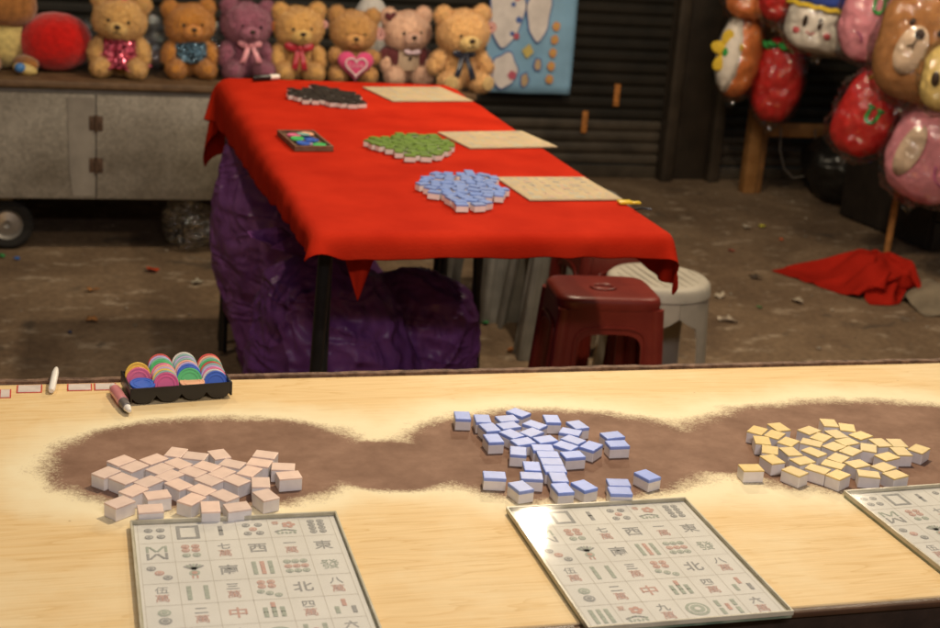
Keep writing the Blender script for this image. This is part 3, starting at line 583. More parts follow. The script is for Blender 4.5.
# ------------------------------------------------------------------ red table and its cloth
RX0, RX1, RY0, RY1, RZ = .420, 1.098, 2.372, 4.03, .7495
M_leg = mat('black_steel_leg', (.018, .017, .017), .35, .2, 30, metal=.4)
rt = thing('folding_table', 'long folding table on black steel legs under the red cloth', 'table', (0, 0, 0))
bm = bmesh.new(); box(bm, (RX0+.012, RY0+.012, RZ-.032), (RX1-.012, RY1-.012, RZ-.007), .003); finish('tabletop', bm, mat('table_board', (.35, .30, .24), .6), rt)
for y, s in ((RY0+.06, 1), (RY1-.12, -1)):
    for x, sx in ((RX0+.035, 1), (RX1-.035, -1)):
        if s == 1 and sx == -1: x, y = RX1-.06, 3.42
        elif s == 1: y = RY0+.06
        bm = bmesh.new(); tube(bm, [(x, y, RZ-.03), (x-.012*sx, y+.05*s, .012)], .0125, 10); finish('leg', bm, M_leg, rt)
        bm = bmesh.new(); tube(bm, [(x+.012*sx, y+.05*s, RZ-.03), (x-.006*sx, y-.045*s, .012)], .0110, 10); finish('leg', bm, M_leg, rt)
    bm = bmesh.new(); tube(bm, [(RX0+.035, (RY0+.06 if s == 1 else y)+.045*s, .10), (RX1-.035 if s < 0 else RX1-.06, y+.045*s, .10)], .009, 8); finish('crossbar', bm, M_leg, rt)
def cloth_solve(P, R0, collide, steps, iters=7, bend=.03, damp=.965, grav=9.8):
    nx, ny = P.shape[:2]; cons = []; Rf = R0.reshape(-1, 3)
    ii, jj = np.meshgrid(np.arange(nx), np.arange(ny), indexing='ij')
    for di, dj, st in ((1, 0, 1.), (0, 1, 1.), (1, 1, .4), (1, -1, .4), (2, 0, bend), (0, 2, bend)):
        ok = (ii+di < nx) & (jj+dj < ny) & (jj+dj >= 0)
        for ph in (0, 1):
            m = ok & (((ii if di else jj)//max(abs(di), abs(dj))) % 2 == ph); a = (ii*ny+jj)[m]; b = ((ii+di)*ny+(jj+dj))[m]
            cons.append((a, b, np.linalg.norm(Rf[a]-Rf[b], axis=1), st))
    p = P.reshape(-1, 3).copy(); pv = p.copy(); g = -grav*(1/120)**2
    for s in range(steps):
        vel = (p-pv)*damp; pv = p.copy(); p = p+vel; p[:, 2] += g
        for it in range(iters):
            for a, b, L, st in cons:
                dv = p[b]-p[a]; l = np.linalg.norm(dv, axis=1, keepdims=True)+1e-9; c = dv*(.5*st*(1-L[:, None]/l)); p[a] += c; p[b] -= c
            collide(p, pv)
    return p.reshape(nx, ny, 3)
def drape(x0, x1, y0, y1, d, top):
    nx, ny = int((x1-x0)/d)+1, int((y1-y0)/d)+1
    X, Y = np.meshgrid(np.linspace(x0, x1, nx), np.linspace(y0, y1, ny), indexing='ij')
    f = np.clip((Y-y0)/(y1-y0), 0, 1); w = np.clip((RX0+.05-X)/(RX0+.05-x0), 0, 1); X = X - w*f*.085; Y = Y + w*(1-f)**25*.03      # the left edge hangs deeper towards the back
    P = np.stack([X, Y, np.full_like(X, top+.003)+rng.normal(0, .0008, X.shape)], -1); R0 = P.copy(); R0[..., 2] = 0
    def collide(p, pv):
        e = .002
        ins = (p[:, 0] > RX0-e) & (p[:, 0] < RX1+e) & (p[:, 1] > RY0-e) & (p[:, 1] < RY1+e) & (p[:, 2] < top) & (p[:, 2] > top-.06)
        if ins.any():
            q = p[ins]; D = np.stack([q[:, 0]-(RX0-e), RX1+e-q[:, 0], q[:, 1]-(RY0-e), RY1+e-q[:, 1], top-q[:, 2]], 1); k = D.argmin(1)
            q[k == 0, 0] = RX0-e; q[k == 1, 0] = RX1+e; q[k == 2, 1] = RY0-e; q[k == 3, 1] = RY1+e; q[k == 4, 2] = top
            p[ins] = q
        on = (p[:, 2] < top+.0006) & (p[:, 2] > top-.004); pv[on, :2] = p[on, :2]*.9+pv[on, :2]*.1
    G = cloth_solve(P, R0, collide, 420, grav=16)
    for i in range(nx):
        for j in range(ny):
            x, y, z = G[i, j]; h = min(1, max(0, (top-.006-z)/.03))
            if h > 0: v = noise.noise_vector(Vector((x*17, y*17, z*9))); G[i, j, 0] += h*.007*v.x; G[i, j, 1] += h*.007*v.y; G[i, j, 2] += h*.006*v.z
    return G
def red_cloth_material():
    m = mat('red_felt', (.43, .018, .006), .92, .10, 9, .5, 520, spec=.04, sheen=0, col2=(.53, .027, .009)); return m
M_red = red_cloth_material()
G = drape(RX0-.034, RX1+.080, RY0-.036, RY1+.13, .0165, RZ+.0032)
bm = bmesh.new(); nx, ny = G.shape[:2]
vs = [[bm.verts.new(G[i, j]) for j in range(ny)] for i in range(nx)]
for i in range(nx-1):
    for j in range(ny-1): bm.faces.new((vs[i][j], vs[i+1][j], vs[i+1][j+1], vs[i][j+1]))
cl = finish('tablecloth', bm, M_red, angle=3)
so = cl.modifiers.new('thickness', 'SOLIDIFY'); so.thickness = .0012; so.offset = -1
su = cl.modifiers.new('smooth', 'SUBSURF'); su.levels = 1; su.render_levels = 1
tag(cl, 'bright red cloth draped over the long folding table', 'tablecloth')
bm = bmesh.new()                                                       # the corner tucked under and hanging
A, B, C = Vector((.482, 2.455, .725)), Vector((.560, 2.45, .725)), Vector((.518, 2.44, .610))
N_ = 12; rows = []
for k in range(N_+1):
    l, r = A.lerp(C, k/N_), B.lerp(C, k/N_)
    rows.append([bm.verts.new(l.lerp(r, i/8)+Vector((0, .012*math.sin(i/8*PI*2+.6)*(1-k/N_), 0))) for i in range(9)])
for a, b in zip(rows, rows[1:]):
    for i in range(8): bm.faces.new((a[i], a[i+1], b[i+1], b[i]))
bmesh.ops.remove_doubles(bm, verts=bm.verts, dist=1e-6)
o = finish('hanging_corner', bm, M_red, cl, angle=3); o.modifiers.new('thickness', 'SOLIDIFY').thickness = .0015

# small things on the red cloth
a, b, c = (on_z(*q, ZR) for q in ((282, 135), (319, 134), (289, 152)))
cx = (b+c)/2
t = thing('chip_box', 'flat brown box of coloured chips on the red cloth left of the green tiles', 'box', (cx.x, cx.y, ZR-.001), .08)
w_, h_ = .043, .088; M_bx = mat('brown_card_box', (.16, .085, .05), .6, .2, 60)
bm = bmesh.new(); box(bm, (-w_, -h_, 0), (w_, h_, .006), .001); finish('base', bm, M_bx, t)
for lo, hi in (((-w_, -h_, .0062), (w_, -h_+.006, .012)), ((-w_, h_-.006, .0062), (w_, h_, .012)), ((-w_, -h_+.0062, .0062), (-w_+.006, h_-.0062, .012)), ((w_-.006, -h_+.0062, .0062), (w_, h_-.0062, .012))):
    bm = bmesh.new(); box(bm, lo, hi, .001); finish('rim', bm, M_bx, t)
for i, (x, y, c) in enumerate(((-.018, .045, 'pink'), (.014, .05, 'peach'), (-.022, .012, 'pink'), (.010, .014, 'blue'), (.013, -.022, 'blue'), (-.02, -.022, 'green'), (.024, -.055, 'green'), (-.012, -.055, 'blue'), (.001, .028, 'teal'), (-.002, -.038, 'lilac'))):
    o = link('game_chip', CME[c]); o.location = (cx.x+x, cx.y+y, ZR+.0055+.0032*(i % 3)); o.rotation_euler = (.06, .05*(i % 3-1), i)
    tag(o, c+' round chip lying in the flat brown box on the red cloth', 'chip', 'chips in the flat box')
p0, p1 = on_z(253, 79, ZR+.006), on_z(279, 77.5, ZR+.006); d = p1-p0
t = thing('marker_pen', 'black marker pen lying at the far end of the red cloth', 'pen', (p0.x, p0.y, ZR), math.atan2(d.y, d.x)); L_ = d.length
Rm = Matrix.Translation((0, 0, .008)) @ Matrix.Rotation(PI/2, 4, 'Y')
bm = bmesh.new(); lathe(bm, [(.006, 0), (.0085, .003), (.0085, L_*.62), (.006, L_*.64)], 14, M=Rm); finish('barrel', bm, M_blackp, t)
bm = bmesh.new(); lathe(bm, [(.0075, L_*.641), (.0078, L_*.66), (.007, L_*.98), (.004, L_)], 14, M=Rm); finish('cap', bm, M_whitep, t)
p = on_z(626, 203.5, ZR); bm = bmesh.new(); box(bm, (-.017, -.010, 0), (.012, .010, .006), .002); box(bm, (.0125, -.006, 0), (.03, .006, .004), .001)
o = finish('plastic_clip', bm, mat('yellow_plastic_clip', (.72, .50, .04), .35)); o.location = (p.x, p.y, ZR); tag(o, 'small yellow plastic clip at the right edge of the red cloth', 'clip')
p = on_z(642, 211, ZR); bm = bmesh.new(); tube(bm, [(-.016, 0, .003), (0, .004, .005), (.018, -.003, .004)], .0024, 8); o = finish('wire_clip', bm, M_blackp); o.location = (p.x, p.y, ZR); tag(o, 'tiny dark wire clip near the front right corner of the red cloth', 'clip')

# ------------------------------------------------------------------ metal cart with the toys
CY, CZT = 4.86, .592
def galv():
    m, b = new_mat('galvanised_sheet'); N, L = nt(m); tc = N.new('ShaderNodeTexCoord'); P = tc.outputs['Object']
    v = N.new('ShaderNodeTexVoronoi'); v.inputs['Scale'].default_value = 95; L.new(P, v.inputs['Vector'])
    n = N.new('ShaderNodeTexNoise'); n.inputs['Scale'].default_value = 5; n.inputs['Detail'].default_value = 6; L.new(P, n.inputs['Vector'])
    a = ramp(N, [(.1, (.20, .187, .165)), (.9, (.30, .28, .25))]); L.new(v.outputs['Color'], a.inputs[0])
    c = ramp(N, [(.36, (.62, .58, .52)), (.66, (1.08, 1.05, 1.0))]); L.new(n.outputs['Fac'], c.inputs[0])
    L.new(mix(N, L, 1, a.outputs[0], c.outputs[0], 'MULTIPLY'), b.inputs['Base Color']); b.inputs['Metallic'].default_value = .15; b.inputs['Roughness'].default_value = .62
    return m
M_galv = galv(); M_galvp = mat('dull_grey_steel', (.20, .18, .155), .55, .2, 14, metal=.1, col2=(.275, .25, .215))
M_board = mat('dark_wood_board', (.085, .048, .024), .6, .3, 25, .3, 90, col2=(.15, .088, .045))
X0, X1 = -1.6, 1.40
ct = thing('metal_cart', 'grey galvanised metal cart with a wooden top carrying plush toys', 'cart', (0, CY, 0))
bm = bmesh.new(); box(bm, (X0, .012, .195), (X1, .74, .568), .004); finish('body', bm, M_galvp, ct)
xs = on_y(96, 130, CY).x
for x0, x1 in ((X0+.01, xs-.0016), (xs+.0016, X1-.03)):
    bm = bmesh.new(); box(bm, (x0, -.004, .200), (x1, .0115, .552), .003); d_ = finish('door', bm, M_galv, ct)
bm = bmesh.new()                                                       # pale rounded patch along the seam
pts = [(xs-.075, .21), (xs-.085, .30), (xs-.09, .540), (xs-.004, .540), (xs-.004, .21)]
f = [bm.verts.new((x, -.0065, z)) for x, z in pts]; bm.faces.new(f); finish('seam_plate', bm, M_galvp, ct)
for z in (.455, .315):
    bm = bmesh.new(); box(bm, (xs-.022, -.0085, z-.024), (xs-.003, -.0045, z+.024), .001); box(bm, (xs+.003, -.0085, z-.024), (xs+.022, -.0045, z+.024), .001); tube(bm, [(xs, -.0095, z-.028), (xs, -.0095, z+.028)], .0045, 8)
    finish('hinge', bm, mat('rusty_hinge', (.07, .038, .022), .7, .4, 90), ct)
bm = bmesh.new(); box(bm, (X0-.02, -.022, .5692), (X1+.012, .76, CZT), .004); finish('top_board', bm, M_board, ct)
M_tyre = mat('rubber_tyre', (.014, .013, .012), .8, .2, 60, .3, 120)
wp = on_z(8, 249, 0)
for wx in (wp.x, 1.15):
    for wy in (.10, .62):
        Mx = Matrix.Translation((wx, wy, .0875)) @ Matrix.Rotation(PI/2, 4, 'X')
        bm = bmesh.new(); lathe(bm, [(.050, -.022), (.072, -.026), (.084, -.018), (.087, 0), (.084, .018), (.072, .026), (.050, .022)], 32, M=Mx, cap=False); w_o = finish('wheel', bm, M_tyre, ct)
        bm = bmesh.new(); lathe(bm, [(.0001, .012), (.012, .020), (.014, .012), (.040, .008), (.049, .020), (.0505, .0215), (.0505, -.02)], 28, M=Mx, cap=False); finish('rim', bm, mat('wheel_steel', (.45, .43, .40), .35, .1, 40, metal=.7), w_o)
        bm = bmesh.new(); box(bm, (wx-.02, wy-.045, .1778), (wx+.02, wy+.045, .1948), .002); box(bm, (wx-.012, wy+.034, .078), (wx+.012, wy+.041, .1775), .001); finish('axle_bracket', bm, M_galvp, ct)

# ------------------------------------------------------------------ plush bears
M_eye = mat('black_bead', (.008, .006, .006), .12, .1, 30, spec=.6); M_nose = mat('brown_nose', (.035, .014, .008), .35, .2, 60)
FUR = {'torso': 2600, 'head': 4200, 'arm': 1100, 'leg': 1500, 'ear': 900, 'muzzle': 700}
def grow_fur(o, count, length, m=None):
    pm = o.modifiers.new('fur', 'PARTICLE_SYSTEM'); st = pm.particle_system.settings; st.type = 'HAIR'; st.count = count; st.hair_length = length; st.hair_step = 4
    st.root_radius = .6; st.tip_radius = .2; st.radius_scale = .006; st.render_step = 3; st.display_step = 2
def bear(label, fur, loc, s, yaw=0, headtilt=(0, 0), muzzle=None, ear_in=None, seed=0, extra=None, arms='down', foot=None):
    """sitting bear, one unit tall before scaling, facing -y"""
    t = thing('plush_bear', label, 'plush toy', loc, yaw, 'plush bears sitting in a row on the cart'); t.scale = (s, s, s)
    fur = tuple(min(.86, c*1.32) for c in fur); MF = plush('fur_'+str(seed), fur); MM = plush('muzzle_fur_'+str(seed), muzzle or tuple(min(.9, c*1.25+.02) for c in fur)); ME_ = plush('ear_lining_'+str(seed), ear_in or tuple(c*.8 for c in fur))
    k = dict(amp=.017, fs=23, amp2=.020, fs2=6)
    one_blob('torso', MF, t, (0, .02, .30), (.225, .19, .29), sub=5, seed=seed, **k)
    hx, hz = headtilt; hc = Vector((.0, -.04, .695)); hr = Euler((hx, hz, 0))
    head = one_blob('head', MF, t, (0, 0, 0), (.315, .265, .262), sub=5, seed=seed+1, power=2.25, **k); head.location = hc; head.rotation_euler = hr
    bm = bmesh.new(); blob(bm, (0, -.225, -.075), (.135, .10, .095), sub=4, amp=.006, fs=26, seed=seed); finish('muzzle', bm, MM, head, angle=3)
    for sx in (-1, 1):
        bm = bmesh.new(); blob(bm, (sx*.245, .01, .205), (.115, .062, .115), sub=4, amp=.010, fs=26, seed=seed+sx); e = finish('ear', bm, MF, head, angle=3)
        bm = bmesh.new(); blob(bm, (sx*.245, -.040, .20), (.070, .026, .072), sub=3, amp=.006, fs=30, seed=seed); finish('ear_lining', bm, ME_, e, angle=3)
        one_blob('eye', M_eye, head, (sx*.118, -.245, .010), (.022, .018, .024), sub=3)
    one_blob('nose', M_nose, head, (0, -.322, -.045), (.040, .024, .029), sub=3)
    bm = bmesh.new(); tube(bm, [(0, -.325, -.07), (0, -.326, -.105)], .006, 6); tube(bm, [(-.045, -.307, -.125), (0, -.325, -.105), (.045, -.307, -.125)], .006, 6); finish('mouth', bm, M_nose, head)
    for sx in (-1, 1):
        if arms == 'down': c, r, e = (sx*.265, -.09, .33), (.092, .10, .175), Euler((-.45, sx*-.38, 0))
        elif arms == 'front': c, r, e = (sx*.235, -.16, .36), (.09, .16, .10), Euler((-.2, 0, sx*.45))
        else: c, r, e = (sx*.29, -.05, .36), (.088, .09, .185), Euler((-.15, sx*-.62, 0))
        one_blob('arm', MF, t, c, r, e, sub=4, seed=seed+3+sx, **k)
        lg = one_blob('leg', MF, t, (sx*.195, -.20, .125), (.125, .20, .122), Euler((0, 0, sx*.22)), sub=4, seed=seed+6+sx, **k)
        if foot: 
            bm = bmesh.new(); blob(bm, (sx*.24, -.385, .135), (.085, .022, .09), Euler((0, 0, sx*.22)), sub=3, amp=.006, fs=26); finish('foot_pad', bm, plush('foot_fur_'+str(seed), foot), lg, angle=3)
    for o in list(t.children)+list(head.children):
        if o.name.split('.')[0] in ('torso', 'head', 'arm', 'leg', 'ear', 'muzzle'): grow_fur(o, FUR[o.name.split('.')[0]], .0075)
    if extra: extra(t, head)
    return t
def satin(n, c, rough=.3): return mat(n, c, rough, .2, 25, .3, 40, spec=.5, sheen=.3)
def bow(t, m, at, size=1, tails=True, name='ribbon_bow', taillen=.2, open_=.10):
    o = Vector(at); bm = bmesh.new()
    for sx in (-1, 1): blob(bm, o+Vector((sx*.075*size, 0, .008)), (.075*size, .028*size, .045*size), Euler((0, sx*-.25, 0)), sub=3, amp=.006, fs=18)
    b = finish(name, bm, m, t, angle=3)
    one_blob('knot', m, b, o+Vector((0, -.018*size, 0)), (.026*size, .024*size, .03*size), sub=3)
    if tails:
        for sx in (-1, 1):
            bm = bmesh.new(); rows = []
            for i in range(9):
                f = i/8; wd = .026+.020*f; cx = sx*(.02+open_*f); y = -.02+.010*math.sin(f*7)-.045*math.sin(f*PI*.6); z = -f*taillen
                rows.append([bm.verts.new(o+Vector((cx+u*wd, y+.006*math.cos(u*2+f*5), z+(.02 if (i == 8 and abs(u) < .1) else 0)))) for u in (-1, -.5, 0, .5, 1)])
            for a, c in zip(rows, rows[1:]):
                for i in range(4): bm.faces.new((a[i], a[i+1], c[i+1], c[i]))
            r = finish('ribbon_tail', bm, m, b, angle=3); r.modifiers.new('thickness', 'SOLIDIFY').thickness = .006
def ear_tag(t, m, at, r=.055, ring=None):
    bm = bmesh.new(); lathe(bm, [(.0001, -.008), (r, -.008), (r, .008), (.0001, .008)], 24, M=Matrix.Translation(at) @ Matrix.Rotation(PI/2, 4, 'X'), cap=False); o = finish('ear_tag', bm, m, t)
    bm = bmesh.new(); Mx = Matrix.Translation(Vector(at)+Vector((0, -.0095, 0))) @ Matrix.Rotation(PI/2, 4, 'X')
    for a, b in ((r*.70, r*.84), (r*.12, r*.34)): lathe(bm, [(a, 0), (b, 0), (b, .0015), (a, .0015), (a, 0)], 24, M=Mx, cap=False)
    finish('tag_print', bm, ring or mat('tag_ink', (.22, .05, .06), .5), o)
M_tagp = mat('pink_card_tag', (.72, .42, .38), .4); M_tago = mat('orange_card_tag', (.80, .25, .03), .4)
BY = 4.97; SB = .272
def bx(px, py=72, Y=BY): return on_y(px, py, Y)
def sparkle(n, c):
    m, b = new_mat(n); N, L = nt(m); tc = N.new('ShaderNodeTexCoord'); v = N.new('ShaderNodeTexVoronoi'); v.inputs['Scale'].default_value = 34; L.new(tc.outputs['Object'], v.inputs['Vector'])
    r = ramp(N, [(0, tuple(x*.55 for x in c)), (.6, c), (1, tuple(min(.9, x*1.5+.12) for x in c))]); L.new(v.outputs['Color'], r.inputs[0]); L.new(r.outputs[0], b.inputs['Base Color'])
    b.inputs['Metallic'].default_value = .35; b.inputs['Roughness'].default_value = .22
    nm = N.new('ShaderNodeNormalMap'); L.new(v.outputs['Color'], nm.inputs['Color']); nm.inputs['Strength'].default_value = .55; L.new(nm.outputs[0], b.inputs['Normal']); return m
def dress(t, h):
    m = sparkle('sparkling_pink_cloth', (.62, .085, .16)); bm = bmesh.new()
    lathe(bm, [(.165, .505), (.215, .44), (.235, .36), (.265, .28), (.315, .19), (.37, .125), (.365, .122), (.30, .19)], 48, cap=False)
    for v in bm.verts:
        a = math.atan2(v.co.y, v.co.x); f = max(0, (.45-v.co.z)/.33); v.co *= 1; rr = 1+.075*f*math.sin(a*11); v.co.x *= rr; v.co.y *= rr*.96
        v.co.y -= .02
        if v.co.z < .3 and v.co.y < 0: v.co.z += .02*math.sin(a*7)
    d = finish('dress', bm, m, t, angle=3)
    bow(h, satin('hot_pink_satin', (.72, .06, .17)), (-.06, -.08, .275), 1.0, False)
def shirt(t, h):
    bm = bmesh.new(); lathe(bm, [(.15, .540), (.215, .49), (.262, .40), (.272, .31), (.262, .235), (.245, .20), (.23, .205)], 44, cap=False)
    for v in bm.verts: v.co.y = v.co.y*.93-.008
    finish('sequin_shirt', bm, sparkle('blue_sequins', (.12, .25, .38)), t, angle=3)
def pinkbow(t, h): bow(t, satin('pale_pink_satin', (.68, .27, .33)), (0, -.235, .455), 1.1, True, open_=.10, taillen=.24); ear_tag(h, M_tago, (.33, -.06, .02), .06, M_tago)
def redbow(t, h): bow(t, satin('crimson_satin', (.42, .012, .03)), (-.02, -.235, .45), 1.35, True, open_=.05, taillen=.30); ear_tag(h, M_tagp, (.325, -.08, .045), .055)
def heart_pts(s, n=40):
    out = []
    for k in range(n):
        a = 2*PI*k/n; out.append((s*16*math.sin(a)**3/16, s*(13*math.cos(a)-5*math.cos(2*a)-2*math.cos(3*a)-math.cos(4*a))/16))
    return out
def heart(t, h):
    m = mat('pink_knit', (.66, .065, .20), .8, .1, 50, .5, 60, sheen=.3); bm = bmesh.new(); C = Vector((0, -.37, .285)); s = .25
    P = heart_pts(s, 56); rings = []
    for k in range(-5, 6):
        a = k/5*PI/2*.98; f = math.cos(a)**.55; y = .085*math.sin(a)
        rings.append([bm.verts.new(C+Vector((x*f, y, z*f*.92))) for x, z in P])
    for A, B in zip(rings, rings[1:]):
        for i in range(len(P)): bm.faces.new((A[i], A[(i+1) % len(P)], B[(i+1) % len(P)], B[i]))
    bm.faces.new(rings[0]); bm.faces.new(rings[-1][::-1])
    ht = finish('heart_cushion', bm, m, t, angle=3)
    mw = mat('white_embroidery', (.78, .66, .66), .6)
    bm = bmesh.new(); Q = [C+Vector((x*.58, -.089+.0*abs(x), z*.55-.01)) for x, z in heart_pts(s, 48)]; tube(bm, Q+[Q[0]], .011, 6, cap=False); finish('embroidered_heart', bm, mw, ht)
    V, Fc = text_faces('Love', .105); bm = bmesh.new(); vs = [bm.verts.new(C+Vector((v.x, -.0925, v.y+.005))) for v in V]
    for f in Fc:
        try: bm.faces.new([vs[i] for i in f])
        except ValueError: pass
    finish('embroidered_word', bm, mat('pale_pink_thread', (.74, .36, .44), .6), ht, smooth=False)
    ear_tag(h, M_tagp, (.345, -.07, .03), .065)
def vest(t, h):
    m = mat('burgundy_velvet', (.085, .008, .012), .8, .2, 30, sheen=.4)
    for sx in (-1, 1):
        bm = bmesh.new(); blob(bm, (sx*.20, -.02, .35), (.13, .19, .17), sub=4, power=2.4); finish('vest_side', bm, m, t, angle=3)
        bm = bmesh.new(); blob(bm, (sx*.31, -.06, .37), (.09, .10, .12), Euler((0, sx*-.4, 0)), sub=3); finish('sleeve', bm, m, t, angle=3)
    bm = bmesh.new(); lathe(bm, [(.10, .540), (.21, .49), (.243, .40), (.25, .30), (.235, .2)], 36, cap=False)
    for v in bm.verts: v.co.y = v.co.y*.94-.012
    finish('knit_shirt', bm, mat('beige_knit', (.42, .31, .22), .9, .2, 90), t, angle=3)
    one_blob('button', M_nose, t, (.0, -.262, .37), (.026, .014, .026), sub=3)
    bm = bmesh.new(); P = heart_pts(.085, 36); C = Vector((-.245, -.068, .215))
    rings = [[bm.verts.new(C+Vector((x*f, y, z*f))) for x, z in P] for f, y in ((.3, -.018), (.85, -.014), (1, 0), (.85, .01))]
    for A, B in zip(rings, rings[1:]):
        for i in range(len(P)): bm.faces.new((A[i], A[(i+1) % len(P)], B[(i+1) % len(P)], B[i]))
    bm.faces.new(rings[0]); finish('heart_patch', bm, m, h, angle=3)
    bow(t, satin('lilac_white_satin', (.60, .45, .52)), (.02, -.27, .45), .8, False); ear_tag(h, M_tagp, (-.39, -.05, -.02), .07)
def navybow(t, h): bow(t, satin('navy_satin', (.010, .012, .030), .25), (-.04, -.235, .455), 1.0, True, open_=.10, taillen=.30); ear_tag(h, M_tagp, (.345, -.06, .06), .07)
bears = [
 ('honey yellow plush bear wearing a sparkling pink dress and hair bow', (.56, .33, .115), 121, 4.93, .285, -.12, (.05, .09), dress, 'down', None),
 ('orange-brown plush bear in a blue sequin shirt', (.45, .19, .035), 190, 4.96, .268, .10, (-.04, -.06), shirt, 'down', None),
 ('mauve purple plush bear with a pale pink ribbon', (.26, .085, .135), 247, 4.97, .280, .15, (.05, .08), pinkbow, 'down', None),
 ('golden plush bear with a crimson satin bow', (.58, .33, .105), 300, 4.97, .275, .02, (.02, -.05), redbow, 'down', None),
 ('tan plush bear hugging a pink heart marked Love', (.50, .265, .085), 355, 4.97, .268, -.05, (.08, .03), heart, 'front', None),
 ('pale pink plush bear in a burgundy velvet vest', (.70, .40, .28), 408, 4.97, .275, .10, (-.03, -.07), vest, 'down', None),
 ('large beige plush bear with a navy ribbon at the right end', (.62, .36, .145), 464, 4.86, .305, .12, (.05, -.06), navybow, 'out', (.62, .42, .18)),
]
for i, (lab, col, px, Y, s, yaw, ht, ex, arms, ft) in enumerate(bears):
    x = on_y(px, 60, Y).x
    bear(lab, col, (x, Y+.06, CZT+.001), s*.945, yaw, ht, seed=20+i*11, extra=ex, arms=arms, foot=ft, muzzle=(.72, .45, .34) if i == 5 else None)
# other plush things on the cart
x = on_y(56, 45, 5.0).x
o = one_blob('plush_cushion', plush('red_plush', (.50, .008, .006), .15), None, (0, 0, 0), (.118, .10, .096), sub=5, amp=.002, fs=60, power=2.15)
o.location = (x, 5.05, CZT+.0965); tag(o, 'plain round red plush cushion at the left of the bears', 'cushion')
t = thing('plush_animal', 'brown plush animal with a pale yellow belly, cut by the left edge', 'plush toy', (on_y(2, 40, 5.02).x, 5.06, CZT+.001), .25); 
MB_ = plush('brown_plush', (.30, .125, .035)); MY_ = plush('pale_yellow_plush', (.55, .44, .17))
one_blob('torso', MY_, t, (0, 0, .095), (.085, .075, .095), sub=4, amp=.003, fs=80)
hd = one_blob('head', MB_, t, (.01, -.02, .215), (.095, .09, .075), sub=4, amp=.003, fs=80, power=2.5)
for sx in (-1, 1):
    one_blob('nostril', M_nose, hd, (.02+sx*.028, -.106, .245), (.006, .004, .006), sub=2)
    one_blob('ear', MB_, hd, (.01+sx*.075, .0, .28), (.03, .02, .04), sub=3)
    one_blob('arm', MB_, t, (sx*.088, -.035, .085), (.026, .032, .075), Euler((-.3, sx*-.15, 0)), sub=4, amp=.003, fs=80)
    one_blob('leg', MB_, t, (sx*.055, -.085, .028), (.032, .06, .028), Euler((0, 0, sx*.3)), sub=3, amp=.003, fs=80)
t = thing('small_toy', 'small yellow and blue toy at the foot of the red cushion', 'toy', (on_y(23, 67, 4.93).x, 4.93, CZT+.001), .2)
one_blob('body', mat('yellow_vinyl', (.55, .42, .16), .5), t, (.006, 0, .019), (.04, .022, .019), Euler((0, .25, 0)), sub=3, amp=.002, fs=60); one_blob('blue_patch', mat('blue_vinyl', (.06, .20, .50), .4), t, (-.012, -.014, .026), (.018, .013, .016), sub=3)
M_bag = clear_wrap_material('crumpled_clear_bag', strength=.16, scale=30)
def clearbag(label, loc, r, seed, yaw=0, rough=1):
    t = one_blob('clear_bag', M_bag, None, (0, 0, r[2]), r, sub=5, amp=r[0]*.10*rough, fs=2.2*rough/r[0], amp2=r[0]*.25*rough, fs2=1.0/r[0], seed=seed); t.location = loc; t.rotation_euler = (0, 0, yaw)
    tag(t, label, 'plastic bag'); return t
clearbag('crumpled clear bag between the red cushion and the pink-dressed bear', (on_y(87, 40, 5.16).x, 5.18, CZT), (.045, .04, .08), 3)
clearbag('clear plastic bag between the dressed bear and the sequin bear', (on_y(152, 40, 5.16).x, 5.18, CZT), (.06, .05, .10), 4)
clearbag('clear plastic bag behind the sequin bear and the purple bear', (on_y(219, 40, 5.18).x, 5.20, CZT), (.045, .05, .085), 5)
clearbag('crumpled clear plastic heap under the right of the cart', (on_z(194, 246, 0).x, 4.98, 0), (.10, .08, .085), 6, 0, 2.2)
o = one_blob('plush_cushion', plush('white_plush', (.55, .52, .50), .1), None, (0, 0, 0), (.075, .07, .135), sub=4, amp=.002, fs=60); p = on_y(373, 5, 5.3); o.location = (p.x, 5.32, CZT+.136); o['label'] = ''
tag(o, 'white plush toy mostly hidden behind the bear with the heart', 'cushion')
# hanging poster blanket
pc = on_y(530, 45, 6.10); a, b = on_y(487, 93, 6.1), on_y(562, 93, 6.1); PW, PZ0, PZ1 = .40, a.z+.004, .99
t = thing('wall_hanging', 'pale blue printed hanging with cloud shapes, beside the end bear', 'hanging', (on_y(527, 90, 6.1).x, 6.10, PZ0))
bm = bmesh.new(); rows = []
for j in range(15):
    z = (PZ1-PZ0)*j/14; rows.append([bm.verts.new((-PW/2+PW*i/20, .006*math.sin(i*.5+j*.3), z)) for i in range(21)])
for A, B in zip(rows, rows[1:]):
    for i in range(20): bm.faces.new((A[i], A[i+1], B[i+1], B[i]))
o = finish('cloth', bm, mat('blue_printed_cloth', (.25, .47, .70), .45, .12, 8, spec=.5), t, angle=3); o.modifiers.new('thickness', 'SOLIDIFY').thickness = .004
def patch(name, pts, m, y, parent):
    bm = bmesh.new(); bm.faces.new([bm.verts.new((x, y, z)) for x, z in pts]); r = bmesh.ops.extrude_face_region(bm, geom=bm.faces[:])
    for v in [g for g in r['geom'] if isinstance(g, bmesh.types.BMVert)]: v.co.y += .002
    return finish(name, bm, m, parent, smooth=False)
def cloud(cx, cz, sx, sz, seed, n=40):
    R_ = random.Random(seed); ph = R_.uniform(0, 6); return [(cx+sx*math.cos(2*PI*k/n)*(1+.10*math.sin(5*2*PI*k/n+ph)), cz+sz*math.sin(2*PI*k/n)*(1+.10*math.cos(4*2*PI*k/n+ph))) for k in range(n)]
